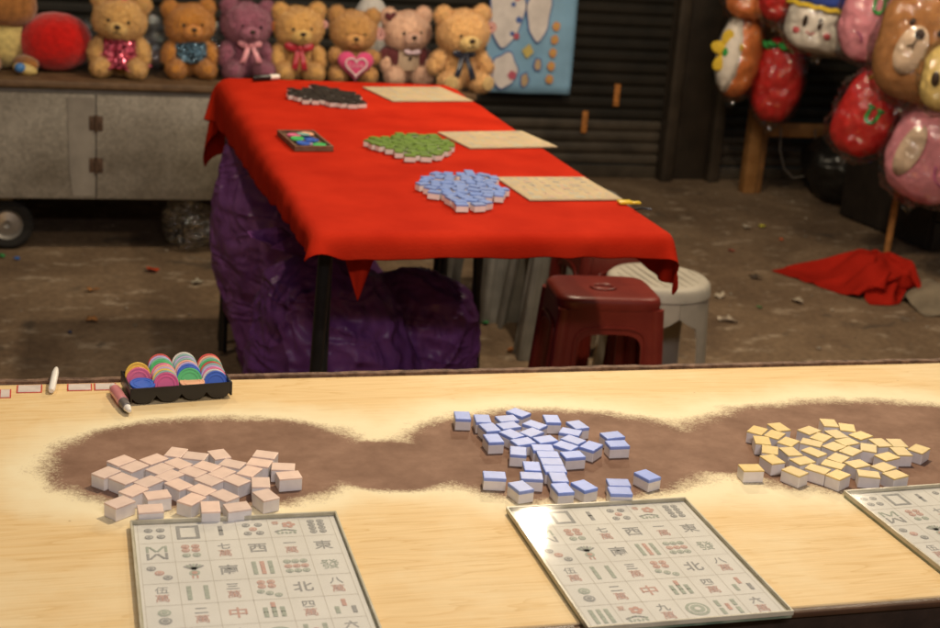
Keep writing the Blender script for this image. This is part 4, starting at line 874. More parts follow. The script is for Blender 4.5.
MPW = mat('print_pale', (.78, .72, .70), .5); MPT = mat('print_tan', (.55, .40, .24), .5); MPO = mat('print_orange', (.72, .34, .12), .5); MPY = mat('print_yellow', (.62, .50, .16), .5); MPR = mat('print_rose', (.55, .12, .18), .5); MPB = mat('print_deep_blue', (.08, .15, .42), .5)
yq = -.012
for cx, cz, sx, sz, sd, m in ((-.125, .36, .075, .15, 1, MPW), (.02, .36, .052, .12, 2, MPW), (-.115, .10, .055, .075, 3, MPW), (-.02, .06, .016, .028, 4, MPT), (.035, .13, .014, .025, 5, MPT)):
    patch('cloud_outline', cloud(cx, cz, sx+.006, sz+.006, sd), MPB, yq, t); patch('cloud_print', cloud(cx, cz, sx, sz, sd), m, yq-.003, t)
for cx, cz, r, m in ((-.10, .385, .012, MPB), (-.085, .415, .016, MPR), (-.095, .26, .012, MPB), (-.075, .25, .016, MPR), (-.08, .08, .022, MPR), (-.07, .32, .016, MPB)):
    patch('printed_spot', [(cx+r*math.cos(2*PI*k/5+.6), cz+r*math.sin(2*PI*k/5+.6)) for k in range(5)], m, yq-.006, t)
patch('yellow_diamond', [(-.045, .19), (-.02, .155), (.01, .185), (-.012, .22)], MPY, yq-.006, t)
for k in range(5):
    cx, cz = .105-.010*k/4, .30-.058*k
    patch('orange_block', cloud(cx, cz, .018, .020, 20+k, 12), MPO, yq-.003, t); patch('yellow_mark', [(cx-.010, cz-.002), (cx+.010, cz-.002), (cx+.010, cz+.004), (cx-.010, cz+.004)], MPY, yq-.006, t)
bm = bmesh.new(); tube(bm, [(-PW/2, 0, PZ1-PZ0+.01), (PW/2, 0, PZ1-PZ0+.01)], .008, 8); tube(bm, [(-PW/2+.03, 0, PZ1-PZ0+.01), (0, .06, PZ1-PZ0+.25), (PW/2-.03, 0, PZ1-PZ0+.01)], .002, 6); finish('hanging_rod', bm, M_dkwood, t)

# ------------------------------------------------------------------ purple sacks under the red table
def purple(n, c1, c2):
    m, b = new_mat(n); N, L = nt(m); tc = N.new('ShaderNodeTexCoord'); P = tc.outputs['Object']
    mp = N.new('ShaderNodeMapping'); mp.inputs['Scale'].default_value = (1, 1, .6); L.new(P, mp.inputs['Vector'])
    a = N.new('ShaderNodeTexNoise'); a.inputs['Scale'].default_value = 7; a.inputs['Detail'].default_value = 5; a.inputs['Distortion'].default_value = 1.6; L.new(mp.outputs[0], a.inputs['Vector'])
    r = ramp(N, [(.3, c1), (.7, c2)]); L.new(a.outputs['Fac'], r.inputs[0]); L.new(r.outputs[0], b.inputs['Base Color'])
    b.inputs['Roughness'].default_value = .36; b.inputs['Specular IOR Level'].default_value = .45
    w = N.new('ShaderNodeTexNoise'); w.inputs['Scale'].default_value = 6.5; w.inputs['Detail'].default_value = 2; w.inputs['Distortion'].default_value = 2.2; L.new(mp.outputs[0], w.inputs['Vector'])
    rid = math_node(N, L, 'ABSOLUTE', math_node(N, L, 'SUBTRACT', w.outputs['Fac'], .5))
    bp = N.new('ShaderNodeBump'); bp.inputs['Strength'].default_value = .35; bp.inputs['Distance'].default_value = .012; L.new(rid, bp.inputs['Height']); L.new(bp.outputs['Normal'], b.inputs['Normal'])
    prev = bp.outputs['Normal']
    for sc, stretch, rot, strg in ((4.5, (1, 1, .35), .25, .75), (7, (.6, .6, 1.7), -.35, .42), (13, (1, 1, .8), .8, .22)):
        mq = N.new('ShaderNodeMapping'); mq.inputs['Scale'].default_value = stretch; mq.inputs['Rotation'].default_value = (rot, rot*.6, 0); L.new(P, mq.inputs['Vector'])
        nn_ = N.new('ShaderNodeTexNoise'); nn_.inputs['Scale'].default_value = sc; nn_.inputs['Detail'].default_value = 1.5; nn_.inputs['Distortion'].default_value = .8; L.new(mq.outputs[0], nn_.inputs['Vector'])
        rg = math_node(N, L, 'POWER', math_node(N, L, 'SUBTRACT', 1.0, math_node(N, L, 'ABSOLUTE', math_node(N, L, 'MULTIPLY_ADD', nn_.outputs['Fac'], 4.0, -2.0))), 5.0)
        rg = math_node(N, L, 'MAXIMUM', rg, 0.0)
        b2 = N.new('ShaderNodeBump'); b2.inputs['Strength'].default_value = strg; b2.inputs['Distance'].default_value = .02; L.new(rg, b2.inputs['Height']); L.new(prev, b2.inputs['Normal']); prev = b2.outputs['Normal']
    L.new(prev, b.inputs['Normal'])
    tr = N.new('ShaderNodeBsdfTranslucent'); L.new(r.outputs[0], tr.inputs['Color']); mx = N.new('ShaderNodeMixShader'); mx.inputs[0].default_value = .38; out = N['Material Output']
    L.new(b.outputs[0], mx.inputs[1]); L.new(tr.outputs[0], mx.inputs[2]); L.new(mx.outputs[0], out.inputs['Surface'])
    return m
M_pur = purple('purple_plastic_film', (.25, .075, .32), (.40, .16, .46)); M_pur2 = purple('deep_purple_film', (.165, .048, .235), (.30, .10, .34))
def sack(label, loc, prof, m, seed, squash=(1, 1), lean=(0, 0), neck=None):
    """a filled plastic sack: film a little too large for what it holds, so it buckles into creases; then its gathered neck"""
    t = thing('plastic_sack', label, 'sack', loc, 0, 'purple plastic sacks under the red table'); off = Vector((seed*5.1, seed*2.7, seed*1.3))
    n, k = 104, 64; u = np.linspace(0, 1, k); pr = np.linspace(0, 1, len(prof))
    zs = np.interp(u, pr, [z for r, z in prof]); rs = np.interp(u, pr, [r for r, z in prof]); zt = prof[-1][1]
    P = np.zeros((n+1, k, 3)); R0 = np.zeros((n+1, k, 3)); D = np.zeros((n+1, k, 3)); C = np.zeros((n+1, k, 3)); RR = np.zeros((n+1, k))
    for i in range(n+1):
        a = PI/2+2*PI*i/n
        for j in range(k):
            d = np.array((math.cos(a)*squash[0], math.sin(a)*squash[1], 0)); f = (zs[j]/zt)**1.5
            q = Vector((math.cos(a)*rs[j], math.sin(a)*rs[j], zs[j]))
            bulge = 1+.15*noise.noise((q+off)*3.4)*min(1, zs[j]/.06); c = np.array((lean[0]*f, lean[1]*f, zs[j])); r = rs[j]*bulge
            C[i, j] = c; D[i, j] = d; RR[i, j] = r
            v = noise.noise_vector((q+off)*11); w_ = noise.noise_vector((q*1.0+off)*38)
            P[i, j] = c+d*r+np.array((v.x*.011+w_.x*.005, v.y*.011+w_.y*.005, v.z*.009+w_.z*.004))
    flat = lambda A: A.reshape(-1, 3)
    base = C+D*RR[..., None]
    # rest lengths: the smooth form enlarged, more so towards the gathered neck
    ex = 1.055+.07*np.clip((zs/zt-.6)/.4, 0, 1); R0 = base.copy()
    Cf, Df, Rf = flat(C), flat(D), RR.reshape(-1)
    cons = []; ii, jj = np.meshgrid(np.arange(n+1), np.arange(k), indexing='ij')
    for di, dj, st in ((1, 0, 1.), (0, 1, 1.), (1, 1, .5), (1, -1, .5), (2, 0, .03), (0, 2, .03)):
        ok = (ii+di < n+1) & (jj+dj < k) & (jj+dj >= 0)
        for ph in (0, 1):
            mk = ok & (((ii if di else jj)//max(abs(di), abs(dj))) % 2 == ph); a = (ii*k+jj)[mk]; b = ((ii+di)*k+(jj+dj))[mk]
            cons.append((a, b, np.linalg.norm(flat(base)[a]-flat(base)[b], axis=1)*ex[jj[mk]], st))
    p = flat(P).copy(); seamA = np.arange(k); seamB = n*k+np.arange(k)
    for s_ in range(46):
        for a, b, L, st in cons:
            dv = p[b]-p[a]; l = np.linalg.norm(dv, axis=1, keepdims=True)+1e-9; c = dv*(.5*st*(1-L[:, None]/l)); p[a] += c; p[b] -= c
        mid = (p[seamA]+p[seamB])/2; p[seamA] = mid; p[seamB] = mid
        rel = p-Cf; dn = Df/(np.linalg.norm(Df, axis=1, keepdims=True)); h = (rel*dn).sum(1); lo, hi = Rf*np.linalg.norm(Df, axis=1)*.90-.004, Rf*np.linalg.norm(Df, axis=1)*1.08+.016
        p += dn*(np.clip(h, lo, hi)-h)[:, None]; p[:, 2] = np.clip(p[:, 2]*.97+Cf[:, 2]*.03, .003, None)
    G = p.reshape(n+1, k, 3); bm = bmesh.new(); vs = [[bm.verts.new(G[i, j]) for j in range(k)] for i in range(n)]
    for i in range(n):
        for j in range(k-1): bm.faces.new((vs[i][j], vs[(i+1) % n][j], vs[(i+1) % n][j+1], vs[i][j+1]))
    bm.faces.new([vs[i][0] for i in range(n)][::-1]); bm.faces.new([vs[i][k-1] for i in range(n)])
    o = finish('sack_body', bm, m, t, angle=3); u_ = o.modifiers.new('smooth', 'SUBSURF'); u_.levels = 1; u_.render_levels = 1
    if neck:
        base_, tip = Vector(neck[0]), Vector(neck[1]); N_ = 16; rows = []; bm = bmesh.new()
        for i in range(N_+1):
            f = i/N_; wd = neck[2]*(.35+.75*f); row = []
            for q in range(37):
                a = q/36*2*PI; pl = 1+.45*math.sin(a*6+f*2)+.2*math.sin(a*11)
                row.append(bm.verts.new(base_.lerp(tip, f)+Vector((wd*.5*math.cos(a)*pl, wd*.32*math.sin(a)*pl, .02*math.sin(a*3)*f))))
            rows.append(row)
        for A, B in zip(rows, rows[1:]):
            for q in range(36): bm.faces.new((A[q], A[q+1], B[q+1], B[q]))
        finish('sack_neck', bm, m, t, angle=3)
    return t
sack('tall purple sack with a twisted neck, leaning on the left side of the red table', (.680, 3.74, 0), [(.05, .001), (.19, .004), (.225, .06), (.235, .16), (.232, .28), (.215, .39), (.185, .49), (.14, .58), (.095, .655), (.05, .675), (.03, .685)], M_pur, 2, (1, .9), (-.16, .02), None)
sack('shiny purple sack behind the front leg of the red table', (.60, 2.97, 0), [(.05, .001), (.18, .004), (.20, .06), (.205, .18), (.20, .31), (.175, .42), (.13, .50), (.05, .55), (.02, .555)], M_pur2, 5, (.95, .8), (-.06, 0), ((-.06, 0, .54), (-.12, -.06, .60), .12))
sack('dark purple sack under the middle of the red table', (.775, 3.12, 0), [(.05, .001), (.15, .004), (.175, .06), (.18, .16), (.175, .28), (.155, .37), (.13, .42), (.05, .46), (.02, .465)], M_pur2, 9, (1.0, .85), (.02, 0), None)

# ------------------------------------------------------------------ plastic stools
M_brn = mat('maroon_plastic', (.15, .016, .011), .36, .15, 14, .1, 60, spec=.45, col2=(.20, .026, .017)); M_dkp = mat('dark_purple_plastic', (.035, .018, .032), .4, .15, 14, spec=.45); M_gry = mat('pale_grey_plastic', (.36, .33, .27), .5, .12, 16, .1, 70, col2=(.44, .40, .33))
M_grd = mat('dull_grey_plastic', (.20, .19, .17), .55, .2, 16)
def square_stool(label, m, loc, rz, h=.45, w=.30, wb=.37):
    t = thing('plastic_stool', label, 'stool', loc, rz, 'plastic stools by the red table'); hw = w/2
    bm = bmesh.new(); rings = []
    for ins, z in ((.0, h-.028), (-.001, h-.014), (.002, h-.006), (.008, h-.0015), (.018, h), (hw*.72, h-.003), (hw*.98, h-.0035)):
        q = hw-ins; ring = []
        for k_ in range(64):
            a = 2*PI*k_/64; c_, s_ = math.cos(a), math.sin(a); rr = q*(abs(c_)**6+abs(s_)**6)**(-1/6); ring.append(bm.verts.new((rr*c_, rr*s_, z)))
        rings.append(ring)
    for A, B in zip(rings, rings[1:]):
        for k_ in range(64): bm.faces.new((A[k_], A[(k_+1) % 64], B[(k_+1) % 64], B[k_]))
    bm.faces.new(rings[0][::-1]); bm.faces.new(rings[-1])
    finish('seat', bm, m, t)
    bm = bmesh.new(); lathe(bm, [(.022, h+.0005), (.024, h+.002), (.030, h+.002), (.032, h+.0005)], 20, cap=False); finish('seat_ring', bm, m, t)
    k = (wb/2-hw)/h; T = .006; zt = h-.0285
    def panel(side):
        R = Matrix.Rotation(side*PI/2, 4, 'Z'); bm = bmesh.new(); n = 18; lw, la, za = .062, .045, h-.085
        def P(x, z, y=0): e = hw-.004+k*(h-z); return R @ Vector((x, -e+y, z))
        inner = []
        for i in range(n+1):
            a = PI*i/n; x = -math.cos(a); inner.append((x, math.sin(a)))
        iw0 = hw-lw+.015
        arch = [(-(iw0+k*(za))*1.0, .0005)]
        pts_in = [(-iw0-.012, .0005)]+[(iw0*math.copysign(abs(x)**.55, x), za-.055+.055*abs(s)**.55) for x, s in inner]+[(iw0+.012, .0005)]
        def out_of(p): 
            x, z = p; return p
        pts_out = []
        m_ = len(pts_in)
        for i, (x, z) in enumerate(pts_in):
            if i <= 2: zz = [.0005, zt*.55, zt][i]; pts_out.append((-(hw-.004+k*(h-zz))+.0, zz))
            elif i >= m_-3: zz = [zt, zt*.55, .0005][i-(m_-3)]; pts_out.append(((hw-.004+k*(h-zz)), zz))
            else: f = (i-2)/(m_-5); pts_out.append((-(hw-.004)+2*(hw-.004)*f, zt))
        for y0 in (0, T):
            A = [bm.verts.new(P(x, z, y0)) for x, z in pts_in]; B = [bm.verts.new(P(x*(1 if y0 == 0 else .97), z, y0)) for x, z in pts_out]
            for i in range(m_-1): bm.faces.new((A[i], A[i+1], B[i+1], B[i]))
            if y0 == 0: A0, B0 = A, B
        for i in range(m_-1): bm.faces.new((A0[i], A0[i+1], A[i+1], A[i])); 
        # raised rib that follows the arch
        tube(bm, [P(x*1.12, z+(.016 if z > .01 else 0), -.001) for x, z in pts_in], .0042, 6)
        return bm
    for side in range(4): finish('side_panel', panel(side), m, t, angle=.5)
    for sx in (-1, 1):
        for sy in (-1, 1):
            bm = bmesh.new(); pts = []
            tube(bm, [(sx*(hw-.0185+k*(h-z)), sy*(hw-.0185+k*(h-z)), z) for z in (zt, .3, .15, .001)], [.019, .018, .017, .017], 14); finish('leg', bm, m, t)
    return t
def round_stool(label, m, loc, rz, h=.45, r=.15, rb=.19):
    t = thing('plastic_stool', label, 'stool', loc, rz, 'plastic stools by the red table')
    bm = bmesh.new(); lathe(bm, [(.0001, h-.004), (.02, h-.002), (r*.82, h), (r*.93, h-.002), (r, h-.010), (r+.004, h-.034), (r-.002, h-.036), (r-.006, h-.014), (.0001, h-.014)], 48, cap=False); finish('seat', bm, m, t)
    for k in range(-4, 5):
        x = k*r*.19; yy = math.sqrt((r*.80)**2-x*x); bm = bmesh.new(); box(bm, (x-.003, -yy, h-.0005), (x+.003, yy, h+.0016), .0008, seg=1); finish('seat_rib', bm, m, t)
    def R(z): return r+(rb-r)*(h-.036-z)/(h-.036)
    for q in range(4):
        a = q*PI/2+PI/4; bm = bmesh.new(); rows = []
        for z, wd in ((h-.0365, .78), (h-.075, .78), (h-.09, .60), (h-.105, .36), (h-.14, .27), (.2, .25), (.001, .24)):
            rows.append((z, [a-wd+2*wd*i/10 for i in range(11)]))
        for off in (0, -.006):
            V = [[bm.verts.new(((R(z)+off)*math.cos(b), (R(z)+off)*math.sin(b), z)) for b in bs] for z, bs in rows]
            for A, B in zip(V, V[1:]):
                for i in range(10): bm.faces.new((A[i], A[i+1], B[i+1], B[i]))
            if off == 0: V0 = V
        for A, B, A2, B2 in zip(V0, V0[1:], V, V[1:]):
            for i in (0, 10): bm.faces.new((A[i], B[i], B2[i], A2[i]))
        finish('leg', bm, m, t, angle=.6)
    return t
square_stool('maroon square plastic stool in front at the right end of the red table', M_brn, (1.222, 3.02, 0), -.10, .455, .245, .31).scale = (1, .80, 1)
square_stool('maroon plastic stool half hidden under the right edge of the red cloth', M_brn, (1.40, 3.47, 0), .05, .46, .22, .25)
round_stool('round pale grey plastic stool beside the maroon ones', M_gry, (1.458, 3.24, 0), .06, .415, .13, .155)
square_stool('dull grey plastic stool seen beneath the middle of the red table', M_grd, (1.42, 4.30, 0), .15, .42, .28, .37)
square_stool('dull grey plastic stool standing behind the maroon stools', M_grd, (1.48, 3.92, 0), -.1, .45, .28, .37)

# ------------------------------------------------------------------ toy rack at the right
M_stick = mat('brown_timber', (.23, .105, .030), .6, .25, 18, .25, 80, col2=(.32, .16, .055))
rk = thing('timber_rack', 'brown timber rack with a leg and crossbar carrying the hanging cushions', 'rack', (0, 0, 0))
lp = on_z(746, 192, 0); LPX, LPY = lp.x, lp.y
bm = bmesh.new(); box(bm, (-.028, -.03, 0), (.030, .03, 1.62), .004); o = finish('leg', bm, M_stick, rk); o.location = (LPX, LPY, 0)
bm = bmesh.new(); box(bm, (.033, -.026, 0), (.062, .026, 1.62), .004); o = finish('leg', bm, mat('darker_timber', (.17, .080, .026), .6, .25, 18), rk); o.location = (LPX, LPY, 0)
bm = bmesh.new(); box(bm, (LPX+.065, LPY-.02, .262), (LPX+.62, LPY+.02, .325), .004); finish('crossbar', bm, M_stick, rk)
pp = on_z(886, 257, 0)
bm = bmesh.new(); tube(bm, [(pp.x, pp.y, 0), (pp.x+.004, pp.y, .5), (pp.x+.01, pp.y, 1.60)], .0135, 12); finish('pole', bm, mat('orange_brown_pole', (.36, .155, .045), .5, .25, 22), rk)
bm = bmesh.new(); tube(bm, [(LPX+.02, LPY, 1.635), (pp.x+.01, pp.y, 1.615), (pp.x+.06, pp.y-1.3, 1.60)], .015, 10); finish('rail', bm, M_stick, rk)
bm = bmesh.new(); tube(bm, [(pp.x+.06, pp.y-1.2, 1.60), (pp.x+.5, pp.y-1.2, 0)], .0135, 10); finish('pole', bm, M_stick, rk)
bm = bmesh.new(); box(bm, (LPX+.58, LPY-.03, 0), (LPX+.64, LPY+.03, 1.62), .004); finish('leg', bm, M_stick, rk)
bm = bmesh.new(); c0 = on_y(783, 130, LPY-.05); pts = [on_y(x, y, LPY-.05) for x, y in ((781, 128), (780, 150), (784, 168), (793, 178), (804, 176), (812, 165), (816, 148), (815, 130))]; tube(bm, pts, .0035, 8); tag(finish('wire_loop', bm, mat('pale_wire', (.16, .15, .14), .4)), 'thin pale wire loop hanging below the rack crossbar', 'wire')

def pillow(name, label, cat, loc, r, m, rot, power=2.6, wrap=True, seed=0, tilt=(0, 0), cord=True):
    t = thing(name, label, cat, loc, 0, 'plastic-wrapped cushions hanging from the rack'); t.rotation_euler = (tilt[0], tilt[1], rot)
    one_blob('cushion', m, t, (0, 0, 0), r, sub=5, amp=.004, fs=30, amp2=.010, fs2=9, power=power, seed=seed)
    if wrap:
        bm = bmesh.new(); blob(bm, (0, 0, -.004), [q*1.06+.006 for q in r], sub=5, amp=.014, fs=30, amp2=.012, fs2=10, power=power, seed=seed+4)
        z1 = r[2]*1.06
        finish('plastic_wrap', bm, M_wrap, t, angle=3)
        bm = bmesh.new(); tube(bm, [(0, 0, z1-.005), (.004, 0, z1+.02), (-.004, .004, z1+.05), (.003, 0, z1+.09)], [.03, .010, .014, .026], 14, cap=False)
        for v in bm.verts: v.co += nzv(v.co, 60)*.005
        finish('wrap_tail', bm, M_wrap, t, angle=3)
        bm = bmesh.new(); tube(bm, [(0, .01, -z1+.005), (.006, 0, -z1-.014), (-.003, .004, -z1-.03)], [.03, .016, .024], 14, cap=False)
        for v in bm.verts: v.co += nzv(v.co, 60)*.006
        finish('wrap_tail', bm, M_wrap, t, angle=3)
    if cord:
        Rm = Euler((tilt[0], tilt[1], rot)).to_matrix(); top = Vector((0, 0, r[2]*1.06+.03)); up = Rm.inverted() @ Vector((0, 0, 1)); Lc = max(.05, 1.61-loc[2]-top.z)
        bm = bmesh.new(); tube(bm, [top, top+up*Lc], .0018, 6); finish('cord', bm, M_cord, t)
    return t
M_wrap = clear_wrap_material('cellophane', strength=.08, scale=13, rough=.08); M_cord = mat('white_cord', (.5, .47, .42), .7)
def surf_y(r, power, x, z): 
    k = max(1e-4, 1-abs(x/r[0])**power-abs(z/r[2])**power); return -r[1]*k**(1/power)
def decal(name, t, r, power, pts, m, lift=.004, sub=2):
    """a sewn or printed mark lying on the front of a cushion"""
    bm = bmesh.new(); bm.faces.new([bm.verts.new((x, 0, z)) for x, z in pts])
    bmesh.ops.triangulate(bm, faces=bm.faces[:])
    for _ in range(sub): bmesh.ops.subdivide_edges(bm, edges=bm.edges[:], cuts=1, use_grid_fill=True)
    for v in bm.verts: v.co.y = surf_y(r, power, v.co.x, v.co.z)-lift
    o = finish(name, bm, m, t, angle=3); o.modifiers.new('thickness', 'SOLIDIFY').thickness = .003; return o
def ell(cx, cz, a, b, rot=0, n=26): return [(cx+a*math.cos(2*PI*k/n)*math.cos(rot)-b*math.sin(2*PI*k/n)*math.sin(rot), cz+a*math.cos(2*PI*k/n)*math.sin(rot)+b*math.sin(2*PI*k/n)*math.cos(rot)) for k in range(n)]
def stroke(pts, w, cap=True):
    L_, R_ = [], []
    for i, p in enumerate(pts):
        a = Vector(pts[max(0, i-1)]); b = Vector(pts[min(len(pts)-1, i+1)]); d = (b-a).normalized(); nrm = Vector((-d.y, d.x)); L_.append(tuple(Vector(p)+nrm*w/2)); R_.append(tuple(Vector(p)-nrm*w/2))
    return L_+R_[::-1]
def u_mark(t, r, power, cx, cz, s, m, tilt=0):
    pts = [(-.5, 1), (-.5, 0)]+[(-.5*math.cos(a), -.5*math.sin(a)) for a in [PI*k/8 for k in range(1, 8)]]+[(.5, 0), (.5, 1)]
    c, q = math.cos(tilt), math.sin(tilt); P = [(cx+s*(x*c-z*q), cz+s*(x*q+z*c)) for x, z in pts]
    decal('letter_u', t, r, power, stroke(P, s*.36), m, .006, 1)
    for x in (-.5, .5):
        Q = [(cx+s*((x+u)*c-1.05*q), cz+s*((x+u)*q+1.05*c)) for u in (-.38, .38)]; decal('letter_serif', t, r, power, stroke(Q, s*.30), m, .0065, 1)
F_red = mat('red_short_plush', (.56, .014, .012), .7, .1, 30, .4, 160, sheen=0); F_pink = mat('pink_short_plush', (.74, .27, .33), .8, .1, 30, .4, 160, sheen=0); F_brown = mat('brown_short_plush', (.40, .175, .06), .85, .12, 30, .4, 160, sheen=0)
F_white = mat('white_short_plush', (.80, .73, .65), .8, .06, 30, .3, 160, sheen=0); F_blue = mat('blue_short_plush', (.035, .07, .36), .8, .15, 30, .4, 160, sheen=0); F_org = mat('orange_short_plush', (.72, .20, .05), .8, .12, 30, .4, 160, sheen=0)
F_grn = mat('green_felt', (.035, .30, .06), .8, .12, 60); F_yel = mat('yellow_felt', (.70, .48, .04), .8, .1, 60); F_crm = mat('cream_plush', (.68, .50, .36), .8, .06, 50); F_dk = mat('dark_brown_felt', (.03, .013, .008), .6); F_cheek = mat('rose_felt', (.66, .13, .15), .8); F_yw = mat('pale_yellow_plush', (.72, .52, .18), .85, .1, 40); F_mag = mat('magenta_plush', (.48, .10, .26), .8, .12, 30, .4, 160, sheen=0)
yaw0 = -.55
def at(px, py, Y): p = on_y(px, py, Y); return (p.x, p.y, p.z)
# brown bear-face cushion
r = (.165, .10, .215); t = pillow('face_cushion', 'brown bear-face cushion in clear wrap with a pale oval muzzle', 'cushion', at(926, 42, 4.45), r, F_brown, yaw0-.12, 2.5, seed=31, tilt=(0, .20))
mz = decal('muzzle', t, r, 2.5, ell(-.030, -.030, .052, .088, -.10), F_crm, .007); 
for nm, P, m, l in (('nose', ell(-.020, .030, .017, .018), F_dk, .014), ('eye', ell(-.058, .062, .009, .013, -.2), F_dk, .008), ('eye', ell(.040, .052, .009, .012), F_dk, .008)): decal(nm, t, r, 2.5, P, m, l, 1)
decal('mouth', t, r, 2.5, stroke([(-.024, .012), (-.028, -.008)], .005), F_dk, .013, 1); decal('mouth', t, r, 2.5, stroke([(-.046, -.020), (-.028, -.008), (-.026, -.024)], .005), F_dk, .0135, 1)
for sx in (-1, 1): one_blob('ear', F_brown, t, (sx*.12, .01, .195), (.05, .035, .05), sub=4, amp=.004, fs=30)
# red U
r = (.115, .085, .165); t = pillow('letter_cushion', 'red cushion in clear wrap with a green letter U', 'cushion', at(869, 113, 4.70), r, F_red, yaw0-.02, 2.5, seed=35, tilt=(0, .38))
u_mark(t, r, 2.5, .012, .0, .036, F_grn, .0); decal('yellow_trim', t, r, 2.5, stroke([(-.085, .09), (-.06, .125), (-.03, .145)], .010), F_yel, .006, 1)
# pink U
r = (.125, .085, .17); t = pillow('letter_cushion', 'pink cushion with a green letter U above the red one', 'cushion', at(876, 16, 4.80), r, F_pink, yaw0-.02, 2.5, seed=38, tilt=(0, .08))
u_mark(t, r, 2.5, .005, .035, .034, F_grn, .0); decal('stitched_line', t, r, 2.5, stroke([(-.05, -.06), (-.03, -.075), (-.028, -.095)], .005), F_mag, .006, 1)
# pink large
r = (.165, .105, .19); t = pillow('wrapped_cushion', 'large pink cushion with a pale panel and yellow bow, below the bear face', 'cushion', at(936, 151, 4.45), r, F_pink, yaw0-.05, 2.5, seed=41, tilt=(0, .30))
decal('pale_panel', t, r, 2.5, ell(-.085, -.02, .040, .10, -.05), F_crm, .006)
decal('magenta_panel', t, r, 2.5, ell(.085, .0, .055, .065), F_mag, .006); decal('swirl', t, r, 2.5, stroke([(.03+.05*math.cos(a)+.04, -.03+.06*math.sin(a)) for a in [PI*1.0+PI*k/10 for k in range(11)]], .006), F_mag, .008, 1)
bm = bmesh.new()
for sx in (-1, 1): blob(bm, (.055+sx*.018, surf_y(r, 2.5, .05, .07)-.012, .075), (.019, .010, .013), Euler((0, sx*.3, 0)), sub=3)
b_ = finish('yellow_bow', bm, F_yel, t, angle=3); one_blob('knot', F_yel, b_, (.055, surf_y(r, 2.5, .05, .07)-.018, .075), (.008, .008, .009), sub=3)
# yellow one at the frame edge
r = (.10, .08, .12); t = pillow('wrapped_cushion', 'pale yellow cushion with a dark round eye at the right frame edge', 'cushion', at(952, 78, 4.22), r, F_yw, yaw0, 2.4, seed=44)
decal('eye', t, r, 2.4, ell(-.055, .0, .013, .024), F_dk, .006, 1)
# white with blue top
r = (.150, .105, .115); t = pillow('face_cushion', 'white cushion with a blue top, oval eyes and rosy cheeks', 'cushion', at(823, 24, 5.3), r, F_white, yaw0-.02, 2.8, seed=47, tilt=(0, .10))
bm = bmesh.new(); blob(bm, (0, 0, .118), (.160, .115, .062), sub=5, amp=.004, fs=30, power=2.6); finish('blue_cap', bm, F_blue, t, angle=3)
bm = bmesh.new(); lathe(bm, [(.166+.0*k, z) for k, z in ((0, .062), (0, .078))]+[(.150, .078), (.150, .062), (.166, .062)], 48, cap=False)
for v in bm.verts: v.co.y *= .78; v.co.z += .004*math.sin(math.atan2(v.co.y, v.co.x)*14)
finish('cap_trim', bm, F_yel, t, angle=3)
for sx in (-1, 1): decal('eye', t, r, 2.8, ell(-.035+sx*.030, .008, .009, .023), F_dk, .009, 1); decal('cheek', t, r, 2.8, ell(-.03+sx*.062, -.034, .014, .014), F_cheek, .008, 1)
decal('mouth', t, r, 2.8, stroke([(-.052, -.030), (-.035, -.040), (-.018, -.030)], .004), F_cheek, .009, 1)
# strawberry
r = (.105, .09, .185); t = pillow('fruit_cushion', 'red strawberry-shaped cushion in shiny wrap with a green leaf', 'cushion', at(778, 80, 5.62), r, F_red, yaw0, 2.3, seed=51, tilt=(0, .06))
for a in range(6):
    e = one_blob('green_leaf', F_grn, t, (-.025+.045*math.cos(a*PI/3), -.045+.03*math.sin(a*PI/3), .160-.02*abs(math.cos(a*PI/3))), (.034, .020, .014), Euler((0, .5*math.cos(a*PI/3), a*PI/3)), sub=3)
# flower
r = (.085, .115, .185); t = pillow('flower_cushion', 'white and orange round cushion with a yellow flower, left of the strawberry', 'cushion', at(741, 54, 5.68), r, F_org, yaw0, 2.3, seed=55, tilt=(0, .08))
r2 = (.088, .118, .16)
bm = bmesh.new(); blob(bm, (-.03, -.02, .0), (.07, .115, .172), sub=5, amp=.003, fs=30); finish('white_face', bm, F_white, t, angle=3)
for k in range(5):
    a = k*2*PI/5+.4; one_blob('petal', F_yel, t, (-.062+.006*math.cos(a), -.105, .0+.048*math.sin(a)+.0), (.020, .018, .036), Euler((0, PI/2-a, 0)), sub=3) if False else one_blob('petal', F_yel, t, (-.052+.030*math.cos(a), -.114, .01+.055*math.sin(a)), (.028, .010, .040), Euler((0, PI/2-a, 0)), sub=3)
one_blob('flower_heart', F_grn, t, (-.052, -.124, .01), (.016, .010, .02), sub=3)
# upper cluster
pillow('wrapped_cushion', 'orange-pink wrapped cushion at the top, above the flower cushion', 'cushion', at(750, -2, 5.60), (.10, .085, .085), F_org, yaw0, 2.3, seed=60)
pillow('wrapped_cushion', 'dark red wrapped cushion at the top, above the strawberry', 'cushion', at(779, -3, 5.50), (.085, .08, .10), F_red, yaw0, 2.3, seed=63)

